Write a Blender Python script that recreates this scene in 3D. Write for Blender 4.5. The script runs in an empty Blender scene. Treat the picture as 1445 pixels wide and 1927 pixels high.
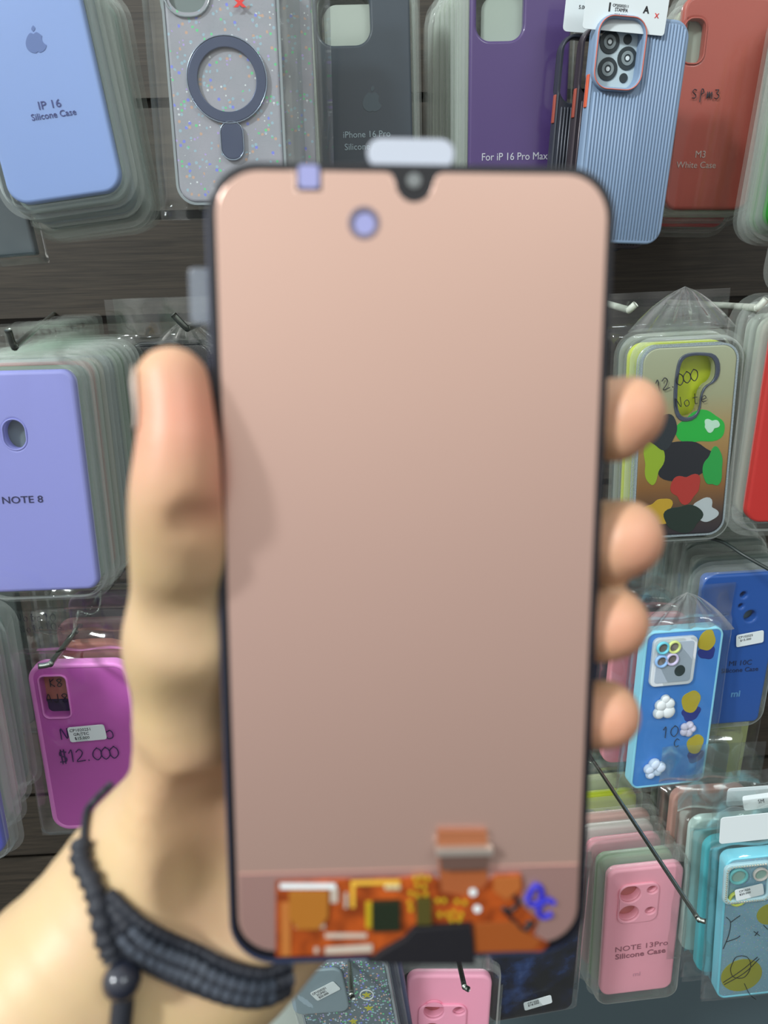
import bpy, math, random
import numpy as np
from mathutils import Vector, Matrix, Euler
random.seed(7); rng = np.random.default_rng(5)
C = bpy.context.scene.collection
SC = bpy.context.scene

# ------------------------------------------------------------------ camera
F = 1450.0; CX, CY = 722.5, 963.5
_n = np.array([(650-CX)/F, (430-CY)/F, 1.0]); _n /= np.linalg.norm(_n)
_d = np.array([(835-CX)/F, (4995-CY)/F, 1.0]); _d -= _n*(_d@_n); _d /= np.linalg.norm(_d)
CM = np.stack([np.cross(_d, _n), _n, -_d], 1)          # camera (right, down, forward) = CM @ world
cam_d = bpy.data.cameras.new('camera'); cam = bpy.data.objects.new('camera', cam_d); C.objects.link(cam)
cam_d.sensor_fit = 'VERTICAL'; cam_d.sensor_height = 36.0; cam_d.sensor_width = 36.0
cam_d.lens = 36.0*F/1927.0; cam_d.clip_start = 0.01; cam_d.clip_end = 30
cam_d.dof.use_dof = True; cam_d.dof.focus_distance = 0.63; cam_d.dof.aperture_fstop = 12.0
cam.matrix_world = Matrix([[CM[0, i], -CM[1, i], -CM[2, i], 0] for i in range(3)] + [[0, 0, 0, 1]])
SC.camera = cam
# ------------------------------------------------------------------ view, world, lights
SC.view_settings.view_transform = 'Standard'; SC.view_settings.look = 'None'
SC.view_settings.gamma = 1.0; SC.view_settings.use_curve_mapping = False
SC.view_settings.exposure = 0.0
SC.cycles.transparent_max_bounces = 48; SC.cycles.max_bounces = 10
SC.cycles.use_denoising = True
W = bpy.data.worlds.new('shop_air'); SC.world = W; W.use_nodes = True
nt = W.node_tree; bg = nt.nodes['Background']
tc = nt.nodes.new('ShaderNodeTexCoord'); sx = nt.nodes.new('ShaderNodeSeparateXYZ')
mr = nt.nodes.new('ShaderNodeMapRange'); mr.inputs[1].default_value = -1; mr.inputs[2].default_value = 1
cr = nt.nodes.new('ShaderNodeValToRGB'); nt.links.new(tc.outputs['Generated'], sx.inputs[0])
nt.links.new(sx.outputs[2], mr.inputs[0]); nt.links.new(mr.outputs[0], cr.inputs[0]); 
# the shop is brighter towards its lamps on the left
az = nt.nodes.new('ShaderNodeMath'); az.operation = 'MULTIPLY_ADD'; az.inputs[1].default_value = -.46; az.inputs[2].default_value = .88
nt.links.new(sx.outputs[0], az.inputs[0]); nt.links.new(az.outputs[0], bg.inputs[1]); nt.links.new(cr.outputs[0], bg.inputs[0])
for i, (p, c) in enumerate([(0.0, (.08, .08, .08)), (0.27, (.09, .088, .09)), (0.475, (.50, .49, .50)), (0.73, (1.05, 1.06, .98)), (1.0, (1.1, 1.13, 1.15))]):
    e = cr.color_ramp.elements[i] if i < 2 else cr.color_ramp.elements.new(p)
    e.position = p; e.color = (*c, 1)
def area(name, loc, target, size, energy, color):
    L = bpy.data.lights.new(name, 'AREA'); L.shape = 'RECTANGLE'; L.size, L.size_y = size; L.energy = energy; L.color = color
    o = bpy.data.objects.new(name, L); C.objects.link(o); o.location = loc
    o.rotation_euler = (Vector(target)-Vector(loc)).to_track_quat('-Z', 'Y').to_euler(); return o
area('ceiling_panel_light', (-1.75, -1.15, 1.75), (0, .6, -.2), (.28, .28), 84, (.93, .98, 1.0))
area('ceiling_tube_light', (1.3, -1.6, 2.1), (0, .6, -.2), (1.2, .25), 26, (.90, .97, 1.0))

# ------------------------------------------------------------------ geometry helpers
def ray(px, py): return CM.T @ np.array([(px-CX)/F, (py-CY)/F, 1.0])
def at(px, py, y): r = ray(px, py); return Vector(r*y/r[1])
def tag(o, label=None, cat=None, group=None, kind=None):
    if label: o['label'] = label
    if cat: o['category'] = cat
    if group: o['group'] = group
    if kind: o['kind'] = kind
    return o
def empty(name, loc, rot=(0, 0, 0), label=None, cat=None, group=None):
    o = bpy.data.objects.new(name, None); C.objects.link(o); o.empty_display_size = .01
    o.location = loc; o.rotation_euler = [math.radians(a) for a in rot]
    return tag(o, label, cat, group)
def mat_of(o):
    m = Matrix.LocRotScale(o.location, o.rotation_euler, o.scale)
    return m if o.parent is None else mat_of(o.parent) @ m
def uv(root, px, py, y=0.0):
    """where the photograph's pixel lands on the plane y of a root's own frame"""
    Mi = mat_of(root).inverted(); o = Mi @ Vector((0, 0, 0)); d = Mi.to_3x3() @ Vector(ray(px, py))
    t = (y-o.y)/d.y; q = o+d*t; return (q.x, q.z)
def link(name, me, mat, parent=None, smooth=True):
    o = bpy.data.objects.new(name, me); C.objects.link(o)
    if mat is not None:
        me.materials.clear(); me.materials.append(mat)
    if parent is not None: o.parent = parent
    if smooth: me.shade_smooth()
    return o
def mesh(name, vs, fs, mat, parent=None, smooth=True):
    me = bpy.data.meshes.new(name); me.from_pydata([tuple(v) for v in vs], [], fs); me.update()
    return link(name, me, mat, parent, smooth)
def rr(w, h, r, n=7, cx=0, cz=0, roll=0):
    r = min(r, w/2-1e-6, h/2-1e-6); out = []
    for k, (sx_, sz_) in enumerate(((1, 1), (-1, 1), (-1, -1), (1, -1))):
        for i in range(n+1):
            a = math.pi/2*(k+i/n); out.append((sx_*(w/2-r)+r*math.cos(a), sz_*(h/2-r)+r*math.sin(a)))
    c, s = math.cos(roll), math.sin(roll)
    return [(cx+x*c-z*s, cz+x*s+z*c) for x, z in out]
def circ(cx, cz, r, n=28, ry=None):
    ry = ry or r; return [(cx+r*math.cos(2*math.pi*i/n), cz+ry*math.sin(2*math.pi*i/n)) for i in range(n)]
def curve_mesh(cu):
    o = bpy.data.objects.new('tmp', cu); C.objects.link(o); dg = bpy.context.evaluated_depsgraph_get()
    me = bpy.data.meshes.new_from_object(o.evaluated_get(dg)); bpy.data.objects.remove(o); return me
def to_xz(me, y, cx=0, cz=0):
    # flat curve plane (x, y, z) -> (x, -z + y, y)
    me.transform(Matrix(((1, 0, 0, cx), (0, 0, -1, y), (0, 1, 0, cz), (0, 0, 0, 1))))
    return me
def plate(name, outlines, y0, y1, bevel, mat, parent=None, res=3, smooth=True):
    """plate with real thickness from y0 (front) to y1 (back) in the xz plane; later outlines are holes"""
    cu = bpy.data.curves.new(name, 'CURVE'); cu.dimensions = '2D'; cu.fill_mode = 'BOTH'
    t = (y1-y0)/2; bevel = min(bevel, t*.98)
    cu.extrude = max(t-bevel, 0); cu.bevel_depth = bevel; cu.bevel_resolution = res; cu.offset = -bevel
    for pts in outlines:
        sp = cu.splines.new('POLY'); sp.points.add(len(pts)-1); sp.use_cyclic_u = True
        for p, q in zip(sp.points, pts): p.co = (q[0], q[1], 0, 1)
    me = to_xz(curve_mesh(cu), (y0+y1)/2); me.name = name
    o = link(name, me, mat, parent, False)
    if smooth: me.shade_smooth(); me.set_sharp_from_angle(angle=math.radians(38))
    return o
def loft(name, rings, mat, parent=None, cap=True, cap0=False):
    """rings: list of (2D outline, y)"""
    n = len(rings[0][0]); vs = [(x, y, z) for pts, y in rings for x, z in pts]; fs = []
    for k in range(len(rings)-1):
        for i in range(n):
            j = (i+1) % n; fs.append((k*n+i, k*n+j, (k+1)*n+j, (k+1)*n+i))
    if cap: fs.append(tuple(range((len(rings)-1)*n, len(rings)*n)))
    if cap0: fs.append(tuple(range(n)))
    o = mesh(name, vs, fs, mat, parent); o.data.set_sharp_from_angle(angle=math.radians(50)); return o
def tube_data(paths, r, n=8, cyclic=False):
    vs, fs = [], []
    for path in paths:
        P = [Vector(p) for p in path]; m = len(P); rs = r if isinstance(r, (list, tuple)) else [r]*m; up = None; b = len(vs)
        for i, p in enumerate(P):
            if cyclic: t = P[(i+1) % m]-P[i-1]
            else: t = P[min(i+1, m-1)]-P[max(i-1, 0)]
            t.normalize()
            if up is None: up = t.orthogonal().normalized()
            up = (up-t*up.dot(t)).normalized(); v = t.cross(up)
            for k in range(n):
                a = 2*math.pi*k/n; vs.append(p+(up*math.cos(a)+v*math.sin(a))*rs[i])
        for i in range(m if cyclic else m-1):
            i2 = (i+1) % m
            for k in range(n):
                k2 = (k+1) % n; fs.append((b+i*n+k, b+i*n+k2, b+i2*n+k2, b+i2*n+k))
        if not cyclic: fs += [tuple(b+k for k in range(n)), tuple(b+(m-1)*n+k for k in reversed(range(n)))]
    return vs, fs
def tube(name, paths, r, mat, parent=None, n=8, cyclic=False):
    if not isinstance(paths[0][0], (list, tuple, Vector)): paths = [paths]
    return mesh(name, *tube_data(paths, r, n, cyclic), mat, parent)
def smooth_path(pts, k=6):
    P = [Vector(p) for p in pts]; P = [P[0]*2-P[1]]+P+[P[-1]*2-P[-2]]; out = []
    for i in range(1, len(P)-2):
        for j in range(k):
            t = j/k; a, b, c, d = P[i-1], P[i], P[i+1], P[i+2]
            out.append(.5*((2*b)+(c-a)*t+(2*a-5*b+4*c-d)*t*t+(3*b-3*c+d-a)*t**3))
    out.append(P[-2]); return out
def text(root, s, px, py, hpx, mat, y=-.0003, name='lettering', roll=None, wide=1.0, bold=0.0, depth=.00015, box=None):
    """lettering centred at a pixel of the root's front plane; hpx = cap height in pixels"""
    cx, cz = uv(root, px, py, y); x2, z2 = uv(root, px, py+hpx, y)
    h = math.hypot(x2-cx, z2-cz)
    if roll is None: roll = 0
    cu = bpy.data.curves.new(name, 'FONT'); cu.body = s; cu.align_x = 'CENTER'; cu.align_y = 'CENTER'
    cu.size = h/.70; cu.extrude = depth; cu.offset = bold*h; cu.resolution_u = 3
    me = curve_mesh(cu); me.transform(Matrix.Rotation(math.radians(roll), 4, 'Z') @ Matrix.Diagonal((wide, 1, 1, 1)))
    to_xz(me, y, cx, cz); me.name = name
    return link(name, me, mat, root, False)
GL = {'0': [[(.5, 1), (.1, .7), (.05, .3), (.4, 0), (.8, .3), (.8, .75), (.5, 1)]], '1': [[(.2, .75), (.5, 1), (.45, 0)]],
      '2': [[(.1, .8), (.45, 1), (.7, .75), (.5, .4), (.05, .02), (.85, .05)]], '3': [[(.1, .95), (.7, .95), (.4, .6), (.8, .35), (.5, 0), (.05, .1)]],
      '5': [[(.8, 1), (.2, 1), (.15, .6), (.6, .6), (.75, .3), (.5, 0), (.05, .1)]], '8': [[(.45, .5), (.1, .8), (.45, 1), (.75, .8), (.1, .2), (.45, 0), (.8, .25), (.45, .5)]],
      '.': [[(.3, .05), (.4, .0)]], '$': [[(.8, .85), (.3, .95), (.15, .65), (.7, .4), (.6, .1), (.05, .1)], [(.3, 1.1), (.25, -.1)], [(.6, 1.1), (.55, -.1)]],
      'N': [[(.05, 0), (.1, 1), (.7, .05), (.75, 1)]], 'o': [[(.45, .6), (.1, .4), (.25, .02), (.65, .1), (.65, .45), (.45, .6)]],
      't': [[(.4, 1), (.35, .1), (.6, .03)], [(.1, .65), (.7, .65)]], 'e': [[(.1, .3), (.65, .35), (.5, .62), (.15, .45), (.2, .05), (.65, .08)]],
      's': [[(.65, .55), (.3, .6), (.25, .38), (.6, .22), (.45, 0), (.1, .06)]], 'S': [[(.8, .9), (.35, 1), (.15, .7), (.7, .4), (.6, .05), (.1, .05)]],
      'p': [[(.2, -.4), (.3, .95), (.6, 1), (.7, .65), (.3, .45)]], 'm': [[(.0, 0), (.08, .75), (.16, .1), (.42, .75), (.5, .1), (.8, .75), (.9, 0)]],
      'x': [[(.1, .9), (.75, .1)], [(.75, .95), (.1, .05)]], 'C': [[(.8, .85), (.4, 1), (.1, .5), (.4, 0), (.8, .15)]],
      'A': [[(.05, 0), (.45, 1), (.8, 0)], [(.2, .4), (.65, .4)]], 'J': [[(.6, 1), (.55, .2), (.3, 0), (.05, .2)]], 'K': [[(.1, 1), (.1, 0)], [(.7, 1), (.1, .5), (.75, 0)]],
      'I': [[(.4, 1), (.4, 0)]], 'h': [[(.15, 1), (.1, 0), (.25, .5), (.6, .5), (.65, 0)]], 'D': [[(.1, 0), (.15, 1), (.7, .8), (.75, .3), (.1, 0)]], ' ': []}
def hand(root, s, px, py, hpx, mat, y=-.0004, roll=0, r=.00035, step=.8, name='handwriting', jit=.03, mat2=None):
    cx, cz = uv(root, px, py, y); x2, z2 = uv(root, px, py+hpx, y); h = math.hypot(x2-cx, z2-cz)
    c, sn = math.cos(math.radians(roll)), math.sin(math.radians(roll)); paths = []
    for i, ch in enumerate(s):
        for st in GL[ch]:
            P = [Vector(((i-len(s)/2)*step*h+(a+random.uniform(-jit, jit)*.5)*h*.75, 0, (b-.5+random.uniform(-jit, jit)*.5)*h)) for a, b in st]
            P = [Vector((cx+p.x*c-p.z*sn, y, cz+p.x*sn+p.z*c)) for p in P]
            paths.append(smooth_path(P, 4))
    return tube(name, paths, r, mat, root, 5)

# ------------------------------------------------------------------ materials
def newmat(name):
    m = bpy.data.materials.new(name); m.use_nodes = True; return m, m.node_tree, m.node_tree.nodes['Principled BSDF']
_mc = {}
def lin(c): return tuple(((v/255)/12.92 if v/255 <= .04045 else ((v/255+.055)/1.055)**2.4) for v in c)
def solid(rgb, rough=.5, metal=0.0, coat=0.0, bump=0.0, bscale=900, name=None, sheen=0):
    """rgb 0..255 display colour"""
    key = (rgb, rough, metal, coat, bump, bscale)
    if key in _mc: return _mc[key]
    m, t, b = newmat(name or 'surface'); b.inputs['Base Color'].default_value = (*lin(rgb), 1)
    b.inputs['Roughness'].default_value = rough; b.inputs['Metallic'].default_value = metal; b.inputs['Coat Weight'].default_value = coat
    tcn = t.nodes.new('ShaderNodeTexCoord'); no = t.nodes.new('ShaderNodeTexNoise'); no.inputs['Scale'].default_value = bscale
    no.inputs['Detail'].default_value = 3; t.links.new(tcn.outputs['Object'], no.inputs['Vector'])
    mx = t.nodes.new('ShaderNodeMapRange'); mx.inputs[3].default_value = max(rough-.05, 0); mx.inputs[4].default_value = min(rough+.08, 1)
    t.links.new(no.outputs[0], mx.inputs[0]); t.links.new(mx.outputs[0], b.inputs['Roughness'])
    if bump:
        bp = t.nodes.new('ShaderNodeBump'); bp.inputs['Strength'].default_value = bump; bp.inputs['Distance'].default_value = .0004
        t.links.new(no.outputs[0], bp.inputs['Height']); t.links.new(bp.outputs[0], b.inputs['Normal'])
    _mc[key] = m; return m
def plastic(name, milk0, milk1, tint, rough=.08, ior=1.45, crumple=0, cscale=60, pw=1.0, extra=0.0):
    """clear thermoformed sheet or film: see-through, cloudier along the sheet, with a specular coat"""
    m, t, b = newmat(name); t.nodes.remove(b); out = t.nodes['Material Output']; N = t.nodes.new; L = t.links.new
    tr = N('ShaderNodeBsdfTransparent'); tr.inputs[0].default_value = (.97, .985, .975, 1)
    df = N('ShaderNodeBsdfDiffuse'); df.inputs[0].default_value = (*tint, 1)
    tl = N('ShaderNodeBsdfTranslucent'); tl.inputs[0].default_value = (*tint, 1)
    md = N('ShaderNodeMixShader'); md.inputs[0].default_value = .35; L(df.outputs[0], md.inputs[1]); L(tl.outputs[0], md.inputs[2])
    lw = N('ShaderNodeLayerWeight'); lw.inputs[0].default_value = .5
    po = N('ShaderNodeMath'); po.operation = 'POWER'; po.inputs[1].default_value = pw; L(lw.outputs['Facing'], po.inputs[0])
    mr_ = N('ShaderNodeMapRange'); mr_.inputs[3].default_value = milk0; mr_.inputs[4].default_value = milk1; L(po.outputs[0], mr_.inputs[0])
    m1 = N('ShaderNodeMixShader'); L(mr_.outputs[0], m1.inputs[0]); L(tr.outputs[0], m1.inputs[1]); L(md.outputs[0], m1.inputs[2])
    gl = N('ShaderNodeBsdfGlossy'); gl.inputs['Roughness'].default_value = rough; gl.inputs[0].default_value = (1, 1, 1, 1)
    fr = N('ShaderNodeFresnel'); fr.inputs[0].default_value = ior
    ad0 = N('ShaderNodeMath'); ad0.operation = 'MINIMUM'; ad0.inputs[1].default_value = .38; L(fr.outputs[0], ad0.inputs[0])
    ad = N('ShaderNodeMath'); ad.operation = 'ADD'; ad.inputs[1].default_value = extra; L(ad0.outputs[0], ad.inputs[0])
    m2 = N('ShaderNodeMixShader'); L(ad.outputs[0], m2.inputs[0]); L(m1.outputs[0], m2.inputs[1]); L(gl.outputs[0], m2.inputs[2]); L(m2.outputs[0], out.inputs[0])
    tcn = N('ShaderNodeTexCoord'); no = N('ShaderNodeTexNoise'); no.inputs['Scale'].default_value = cscale; no.inputs['Detail'].default_value = 4 if crumple < .3 else 2
    if crumple > .3: no.noise_type = 'RIDGED_MULTIFRACTAL'; no.inputs['Distortion'].default_value = .6
    L(tcn.outputs['Object'], no.inputs['Vector']); bp = N('ShaderNodeBump'); bp.inputs['Strength'].default_value = crumple or .15; bp.inputs['Distance'].default_value = .003
    L(no.outputs[0], bp.inputs['Height'])
    for nd in (gl, fr): L(bp.outputs[0], nd.inputs['Normal'])
    return m
BLISTER = plastic('clear_blister_plastic', .012, .55, (.74, .82, .76), .07, 1.36, .06, 25, 3.0)
BLISTER_WALL = plastic('clouded_blister_edge', .13, .66, (.78, .86, .81), .12, 1.40, .10, 25, 1.5)
BLISTER_DIM = plastic('cloudy_blister_plastic', .05, .65, (.70, .78, .73), .15, 1.40, .12, 25, 2.2)
FILM = plastic('cellophane_film', .008, .22, (.84, .90, .90), .07, 1.40, .55, 26, 2.5, .02)
FILM_HEAD = plastic('gathered_cellophane', .14, .40, (.86, .90, .92), .08, 1.45, .8, 30, 1.5, .06)
CHROME = solid((150, 160, 152), .28, 1.0)
WHITE_METAL = solid((205, 212, 200), .4, .2)
PAPER = solid((214, 224, 226), .6); INK = solid((28, 28, 38), .5); PURPLE_INK = solid((58, 26, 92), .45); BLACK = solid((12, 13, 18), .45)
MILK = solid((176, 186, 176), .5); GREYINK = solid((128, 146, 158), .5); RED_INK = solid((205, 50, 45), .5)

# ------------------------------------------------------------------ room shell: slat wall and the grey panel below it
WY = 0.86
m, t, b = newmat('dark_wood_laminate'); N = t.nodes.new; L = t.links.new
tcn = N('ShaderNodeTexCoord'); mp = N('ShaderNodeMapping'); mp.inputs['Scale'].default_value = (3.0, 10, 75)
n1 = N('ShaderNodeTexNoise'); n1.inputs['Scale'].default_value = 2.2; n1.inputs['Detail'].default_value = 8; n1.inputs['Distortion'].default_value = .7
L(tcn.outputs['Object'], mp.inputs[0]); L(mp.outputs[0], n1.inputs['Vector'])
mp2 = N('ShaderNodeMapping'); mp2.inputs['Scale'].default_value = (10, 30, 420); n2 = N('ShaderNodeTexNoise'); n2.inputs['Scale'].default_value = 2.5; n2.inputs['Detail'].default_value = 4
L(tcn.outputs['Object'], mp2.inputs[0]); L(mp2.outputs[0], n2.inputs['Vector'])
ma = N('ShaderNodeMath'); ma.operation = 'MULTIPLY_ADD'; ma.inputs[1].default_value = .5; L(n2.outputs[0], ma.inputs[0])
mb = N('ShaderNodeMath'); mb.operation = 'MULTIPLY'; mb.inputs[1].default_value = .6; L(n1.outputs[0], mb.inputs[0]); L(mb.outputs[0], ma.inputs[2])
rp = N('ShaderNodeValToRGB'); rp.color_ramp.elements[0].position = .36; rp.color_ramp.elements[1].position = .74
rp.color_ramp.elements[0].color = (*lin((34, 31, 26)), 1); rp.color_ramp.elements[1].color = (*lin((68, 61, 51)), 1)
L(ma.outputs[0], rp.inputs[0]); L(rp.outputs[0], b.inputs['Base Color']); b.inputs['Roughness'].default_value = .55
bp = N('ShaderNodeBump'); bp.inputs['Strength'].default_value = .2; bp.inputs['Distance'].default_value = .0005; L(ma.outputs[0], bp.inputs['Height']); L(bp.outputs[0], b.inputs['Normal'])
WOOD = m
g0 = at(230, 601, WY).z; PITCH = .103; ZB = -.925
prof = []; k0 = 4; z = g0+PITCH*k0
zs = [g0+PITCH*k for k in range(k0, -30, -1) if g0+PITCH*k > ZB+.01]
prof.append((WY, zs[0]+.08))
for z in zs: prof += [(WY, z+.0045), (WY+.004, z+.004), (WY+.006, z+.010), (WY+.013, z+.010), (WY+.013, z-.010), (WY+.006, z-.010), (WY+.004, z-.004), (WY, z-.0045)]
prof.append((WY, ZB)); prof += [(WY+.02, ZB), (WY+.02, zs[0]+.08)]
npf = len(prof); vs = [(x, y, z) for x in (-.75, .85) for y, z in prof]
fs = [(i, (i+1) % npf, npf+(i+1) % npf, npf+i) for i in range(npf)]+[tuple(range(npf)), tuple(range(2*npf-1, npf-1, -1))]
tag(mesh('wall_back', vs, fs, WOOD, None, False), kind='structure')
GREYP = solid((76, 92, 98), .45, 0, 0, .1, 300)
o = plate('baseboard_back', [rr(1.6, .80, .002, 2, .05, ZB-.40)], WY-.004, WY+.02, .001, GREYP); tag(o, kind='structure')

# ------------------------------------------------------------------ phone-case building blocks
def case_body(root, w, h, mat, r=.013, t=.0095, bevel=.0022, holes=(), name='case_shell', y=0.0):
    return plate(name, [rr(w, h, r, 9)]+list(holes), y, y+t, bevel, mat, root, 4)
def blister(root, w, h, mat=BLISTER, depth=.011, fl=.0045, tab=True, r=.017, front=-.0012, name='blister_shell', draft=.0025):
    rings = [(rr(w+2*fl+.008, h+2*fl+.008, r+fl, 7), depth), (rr(w+.009, h+.009, r, 7), depth), (rr(w+.0085-draft*.4, h+.0085-draft*.4, r, 7), front+.0045),
             (rr(w+.0075-draft*.5, h+.0075-draft*.5, r, 7), front+.0015), (rr(w+.0055-draft*.5, h+.0055-draft*.5, r-.001, 7), front+.0002), (rr(w+.0035-draft*.5, h+.0035-draft*.5, r-.002, 7), front)]
    o = loft(name, rings, mat, root); me = o.data; me.materials.append(BLISTER_WALL)
    for p in me.polygons[:-1]: p.material_index = 1
    if tab:
        tz = h/2+fl+.003
        plate('hang_tab', [rr(.036, .022, .005, 5, 0, tz+.008), rr(.022, .005, .0024, 4, 0, tz+.011)], depth-.0002, depth+.0002, .0001, mat, root, 1)
    return o
def label_sticker(root, px, py, wpx, roll=0, lines=('CP1020251', 'GR/TEC', '$15.000'), y=-.0012, name='price_sticker', aspect=.5):
    cx, cz = uv(root, px, py, y); x2, z2 = uv(root, px+wpx, py, y); w = math.hypot(x2-cx, z2-cz)
    s = plate(name, [rr(w, w*aspect, w*.07, 4)], -.0002, .0002, .0001, PAPER, root, 1)
    s.location = (cx, y, cz); s.rotation_euler = (0, -math.radians(roll), 0)
    for k, ln in enumerate(lines):
        cu = bpy.data.curves.new('sticker_print', 'FONT'); cu.body = ln; cu.align_x = 'CENTER'; cu.align_y = 'CENTER'; cu.size = w*.125; cu.extrude = .00008; cu.resolution_u = 2
        me = to_xz(curve_mesh(cu), -.0003, -w*.16, w*aspect*(.27-.27*k)); link('sticker_print', me, INK, s, False)
    return s
GAP = .0134
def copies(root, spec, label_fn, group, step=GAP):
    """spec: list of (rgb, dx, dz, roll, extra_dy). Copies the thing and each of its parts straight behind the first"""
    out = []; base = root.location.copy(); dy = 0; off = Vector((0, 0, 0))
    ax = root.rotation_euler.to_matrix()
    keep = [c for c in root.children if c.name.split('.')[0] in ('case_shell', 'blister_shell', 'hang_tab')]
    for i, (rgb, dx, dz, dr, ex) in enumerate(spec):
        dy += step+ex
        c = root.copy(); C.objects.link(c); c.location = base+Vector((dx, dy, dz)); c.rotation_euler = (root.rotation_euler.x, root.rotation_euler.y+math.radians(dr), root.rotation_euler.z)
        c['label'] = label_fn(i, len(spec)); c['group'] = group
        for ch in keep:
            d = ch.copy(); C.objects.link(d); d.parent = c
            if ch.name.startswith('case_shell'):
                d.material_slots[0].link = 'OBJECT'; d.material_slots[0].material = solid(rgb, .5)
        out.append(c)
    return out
ORD = ['second', 'third', 'fourth', 'fifth', 'sixth', 'seventh', 'eighth', 'ninth', 'tenth', 'eleventh', 'twelfth']
def camera_rings(root, cx, cz, w, h, r, mat, y0, y1, wall=.0018, name='camera_frame'):
    return plate(name, [rr(w+2*wall, h+2*wall, r+wall, 6, cx, cz), rr(w, h, r, 6, cx, cz)], y0, y1, wall*.45, mat, root, 3)
def bag(root, w, h, depth, head, mat=FILM, seed=0, name='cellophane_bag', amp=.0016, folds=True, headw=None):
    """pouch of film: front bulging over the case, flat back, header strip gathered towards the hook"""
    R = np.random.default_rng(seed); nx, nz = 30, 60; vs = []; fs = []
    ph = R.uniform(0, 6.28, (8,)); kx = R.uniform(40, 230, 8); kz = R.uniform(30, 160, 8)
    H = h+head
    for side in (0, 1):
        for j in range(nz+1):
            for i in range(nx+1):
                u = i/nx*2-1; v = j/nz; zz = -h/2-.004+v*(H+.004); xx = u*(w/2+.004)
                body = 1/(1+math.exp((zz-h/2)/.003)) if head > 0 else 1
                e = min(1, (1-abs(u))*9)*min(1, v*18)
                wr = sum(math.sin(kx[k]*xx+kz[k]*zz+ph[k]) for k in range(8))/8
                if side == 0: y = -(e*.0022)*body+(1-body*e)*(depth*.5)+wr*amp*(.35+.65*e)-amp
                else: y = depth+.0006+(1-e)*(-depth*.5)*1.0-wr*amp*.3*e
                if body < .5:
                    hv = (zz-h/2)/max(head, 1e-6)
                    if folds: y = depth*.5+math.sin(xx*(150+40*hv)+ph[0])*.0016*(1-hv*.6)+(side-.5)*.0012+wr*.0016
                    else: y = depth*.5+wr*.0018+(side-.5)*.0014
                vs.append((xx, y, zz))
        b0 = side*(nx+1)*(nz+1)
        for j in range(nz):
            for i in range(nx):
                a = b0+j*(nx+1)+i; q = (a, a+1, a+nx+2, a+nx+1); fs.append(q if side == 0 else q[::-1])
    return mesh(name, vs, fs, mat, root)
def gather(root, cx, cz, w, h, seed, y, name='gathered_header', mat=FILM_HEAD, n=26):
    """film drawn up to the hook hole in radiating folds (fan of creases around the hook)"""
    R = np.random.default_rng(seed); vs = []; fs = []; nr = 8
    for i in range(n+1):
        u = -1+2*i/n
        for j in range(nr+1):
            s = j/nr; xx = cx+u*w/2*(s**.8); zz = cz-s*h*(1-.25*abs(u)*(1-s))
            vs.append((xx, y+(math.sin(i*1.25+R.uniform(-.3, .3))*.0060*s*(1.25-s)+.001*math.sin(i*5)), zz))
    for i in range(n):
        for j in range(nr): a = i*(nr+1)+j; fs.append((a, a+nr+1, a+nr+2, a+1))
    return mesh(name, vs, fs, mat, root)

# ------------------------------------------------------------------ top row
def pk(name, loc, rot, label, cat='phone case', group=None): return empty(name, loc, rot, label, cat, group)
# lavender-blue silicone case, stack on the left
r = pk('phone_case_pack', (-.1987, .6065-.02, .0999), (-4.8, -6.5, 3.0), 'lavender blue silicone case reading IP 16, front of the top left stack', group='silicone cases in the top left stack')
LAV = solid((142, 168, 222), .42, 0, .12, .05); BLUEINK = solid((58, 68, 132), .5); FAINT = solid((112, 132, 190), .5)
case_body(r, .077, .152, LAV); blister(r, .079, .154)
text(r, 'IP 16', 93, 197, 15, BLUEINK, wide=1.1); text(r, 'Silicone Case', 101, 216, 12, BLUEINK)
def fruit(root, px, py, hpx, mat, y=-.0003, name='emblem'):
    cx, cz = uv(root, px, py, y); x2, z2 = uv(root, px, py+hpx, y); h = math.hypot(x2-cx, z2-cz)*.5
    body = []
    for i in range(60):
        a = 2*math.pi*i/60; rad = .78*(1-.10*math.cos(2*a)*0+.05*math.cos(3*(a-math.pi/2)))
        x, zq = rad*math.cos(a)*1.02, rad*math.sin(a)*.98-.18
        if abs(x) < .22 and zq > .3: zq -= .16*(1-abs(x)/.22)
        if abs(x) < .16 and zq < -.7: zq += .10*(1-abs(x)/.16)
        dx_, dz_ = x-.95, zq+.02
        if math.hypot(dx_, dz_) < .42: k = .42/math.hypot(dx_, dz_); x, zq = .95+dx_*k, -.02+dz_*k
        body.append((cx+x*h, cz+zq*h))
    leaf = [(cx+(.02+.10*s_)*h+.16*h*math.sin(math.pi*q)*w_, cz+(.62+.45*q)*h) for s_, w_, q in [(q, 1, q) for q in np.linspace(0, 1, 7)]+[(q, -1, q) for q in np.linspace(1, 0, 7)[1:-1]]]
    plate(name, [body], y, y+.0003, .0001, mat, root, 1); plate(name, [leaf], y, y+.0003, .0001, mat, root, 1)
fruit(r, 66, 76, 52, solid((100, 122, 176), .35, .2))
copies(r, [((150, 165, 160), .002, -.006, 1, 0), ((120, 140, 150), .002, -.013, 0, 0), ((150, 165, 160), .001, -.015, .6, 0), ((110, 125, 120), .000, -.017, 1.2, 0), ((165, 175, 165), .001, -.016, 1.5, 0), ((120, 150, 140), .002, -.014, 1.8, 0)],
       lambda i, n: f'pale blistered case, {ORD[i]} from the front behind the lavender blue IP 16 case', 'silicone cases in the top left stack')
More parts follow.
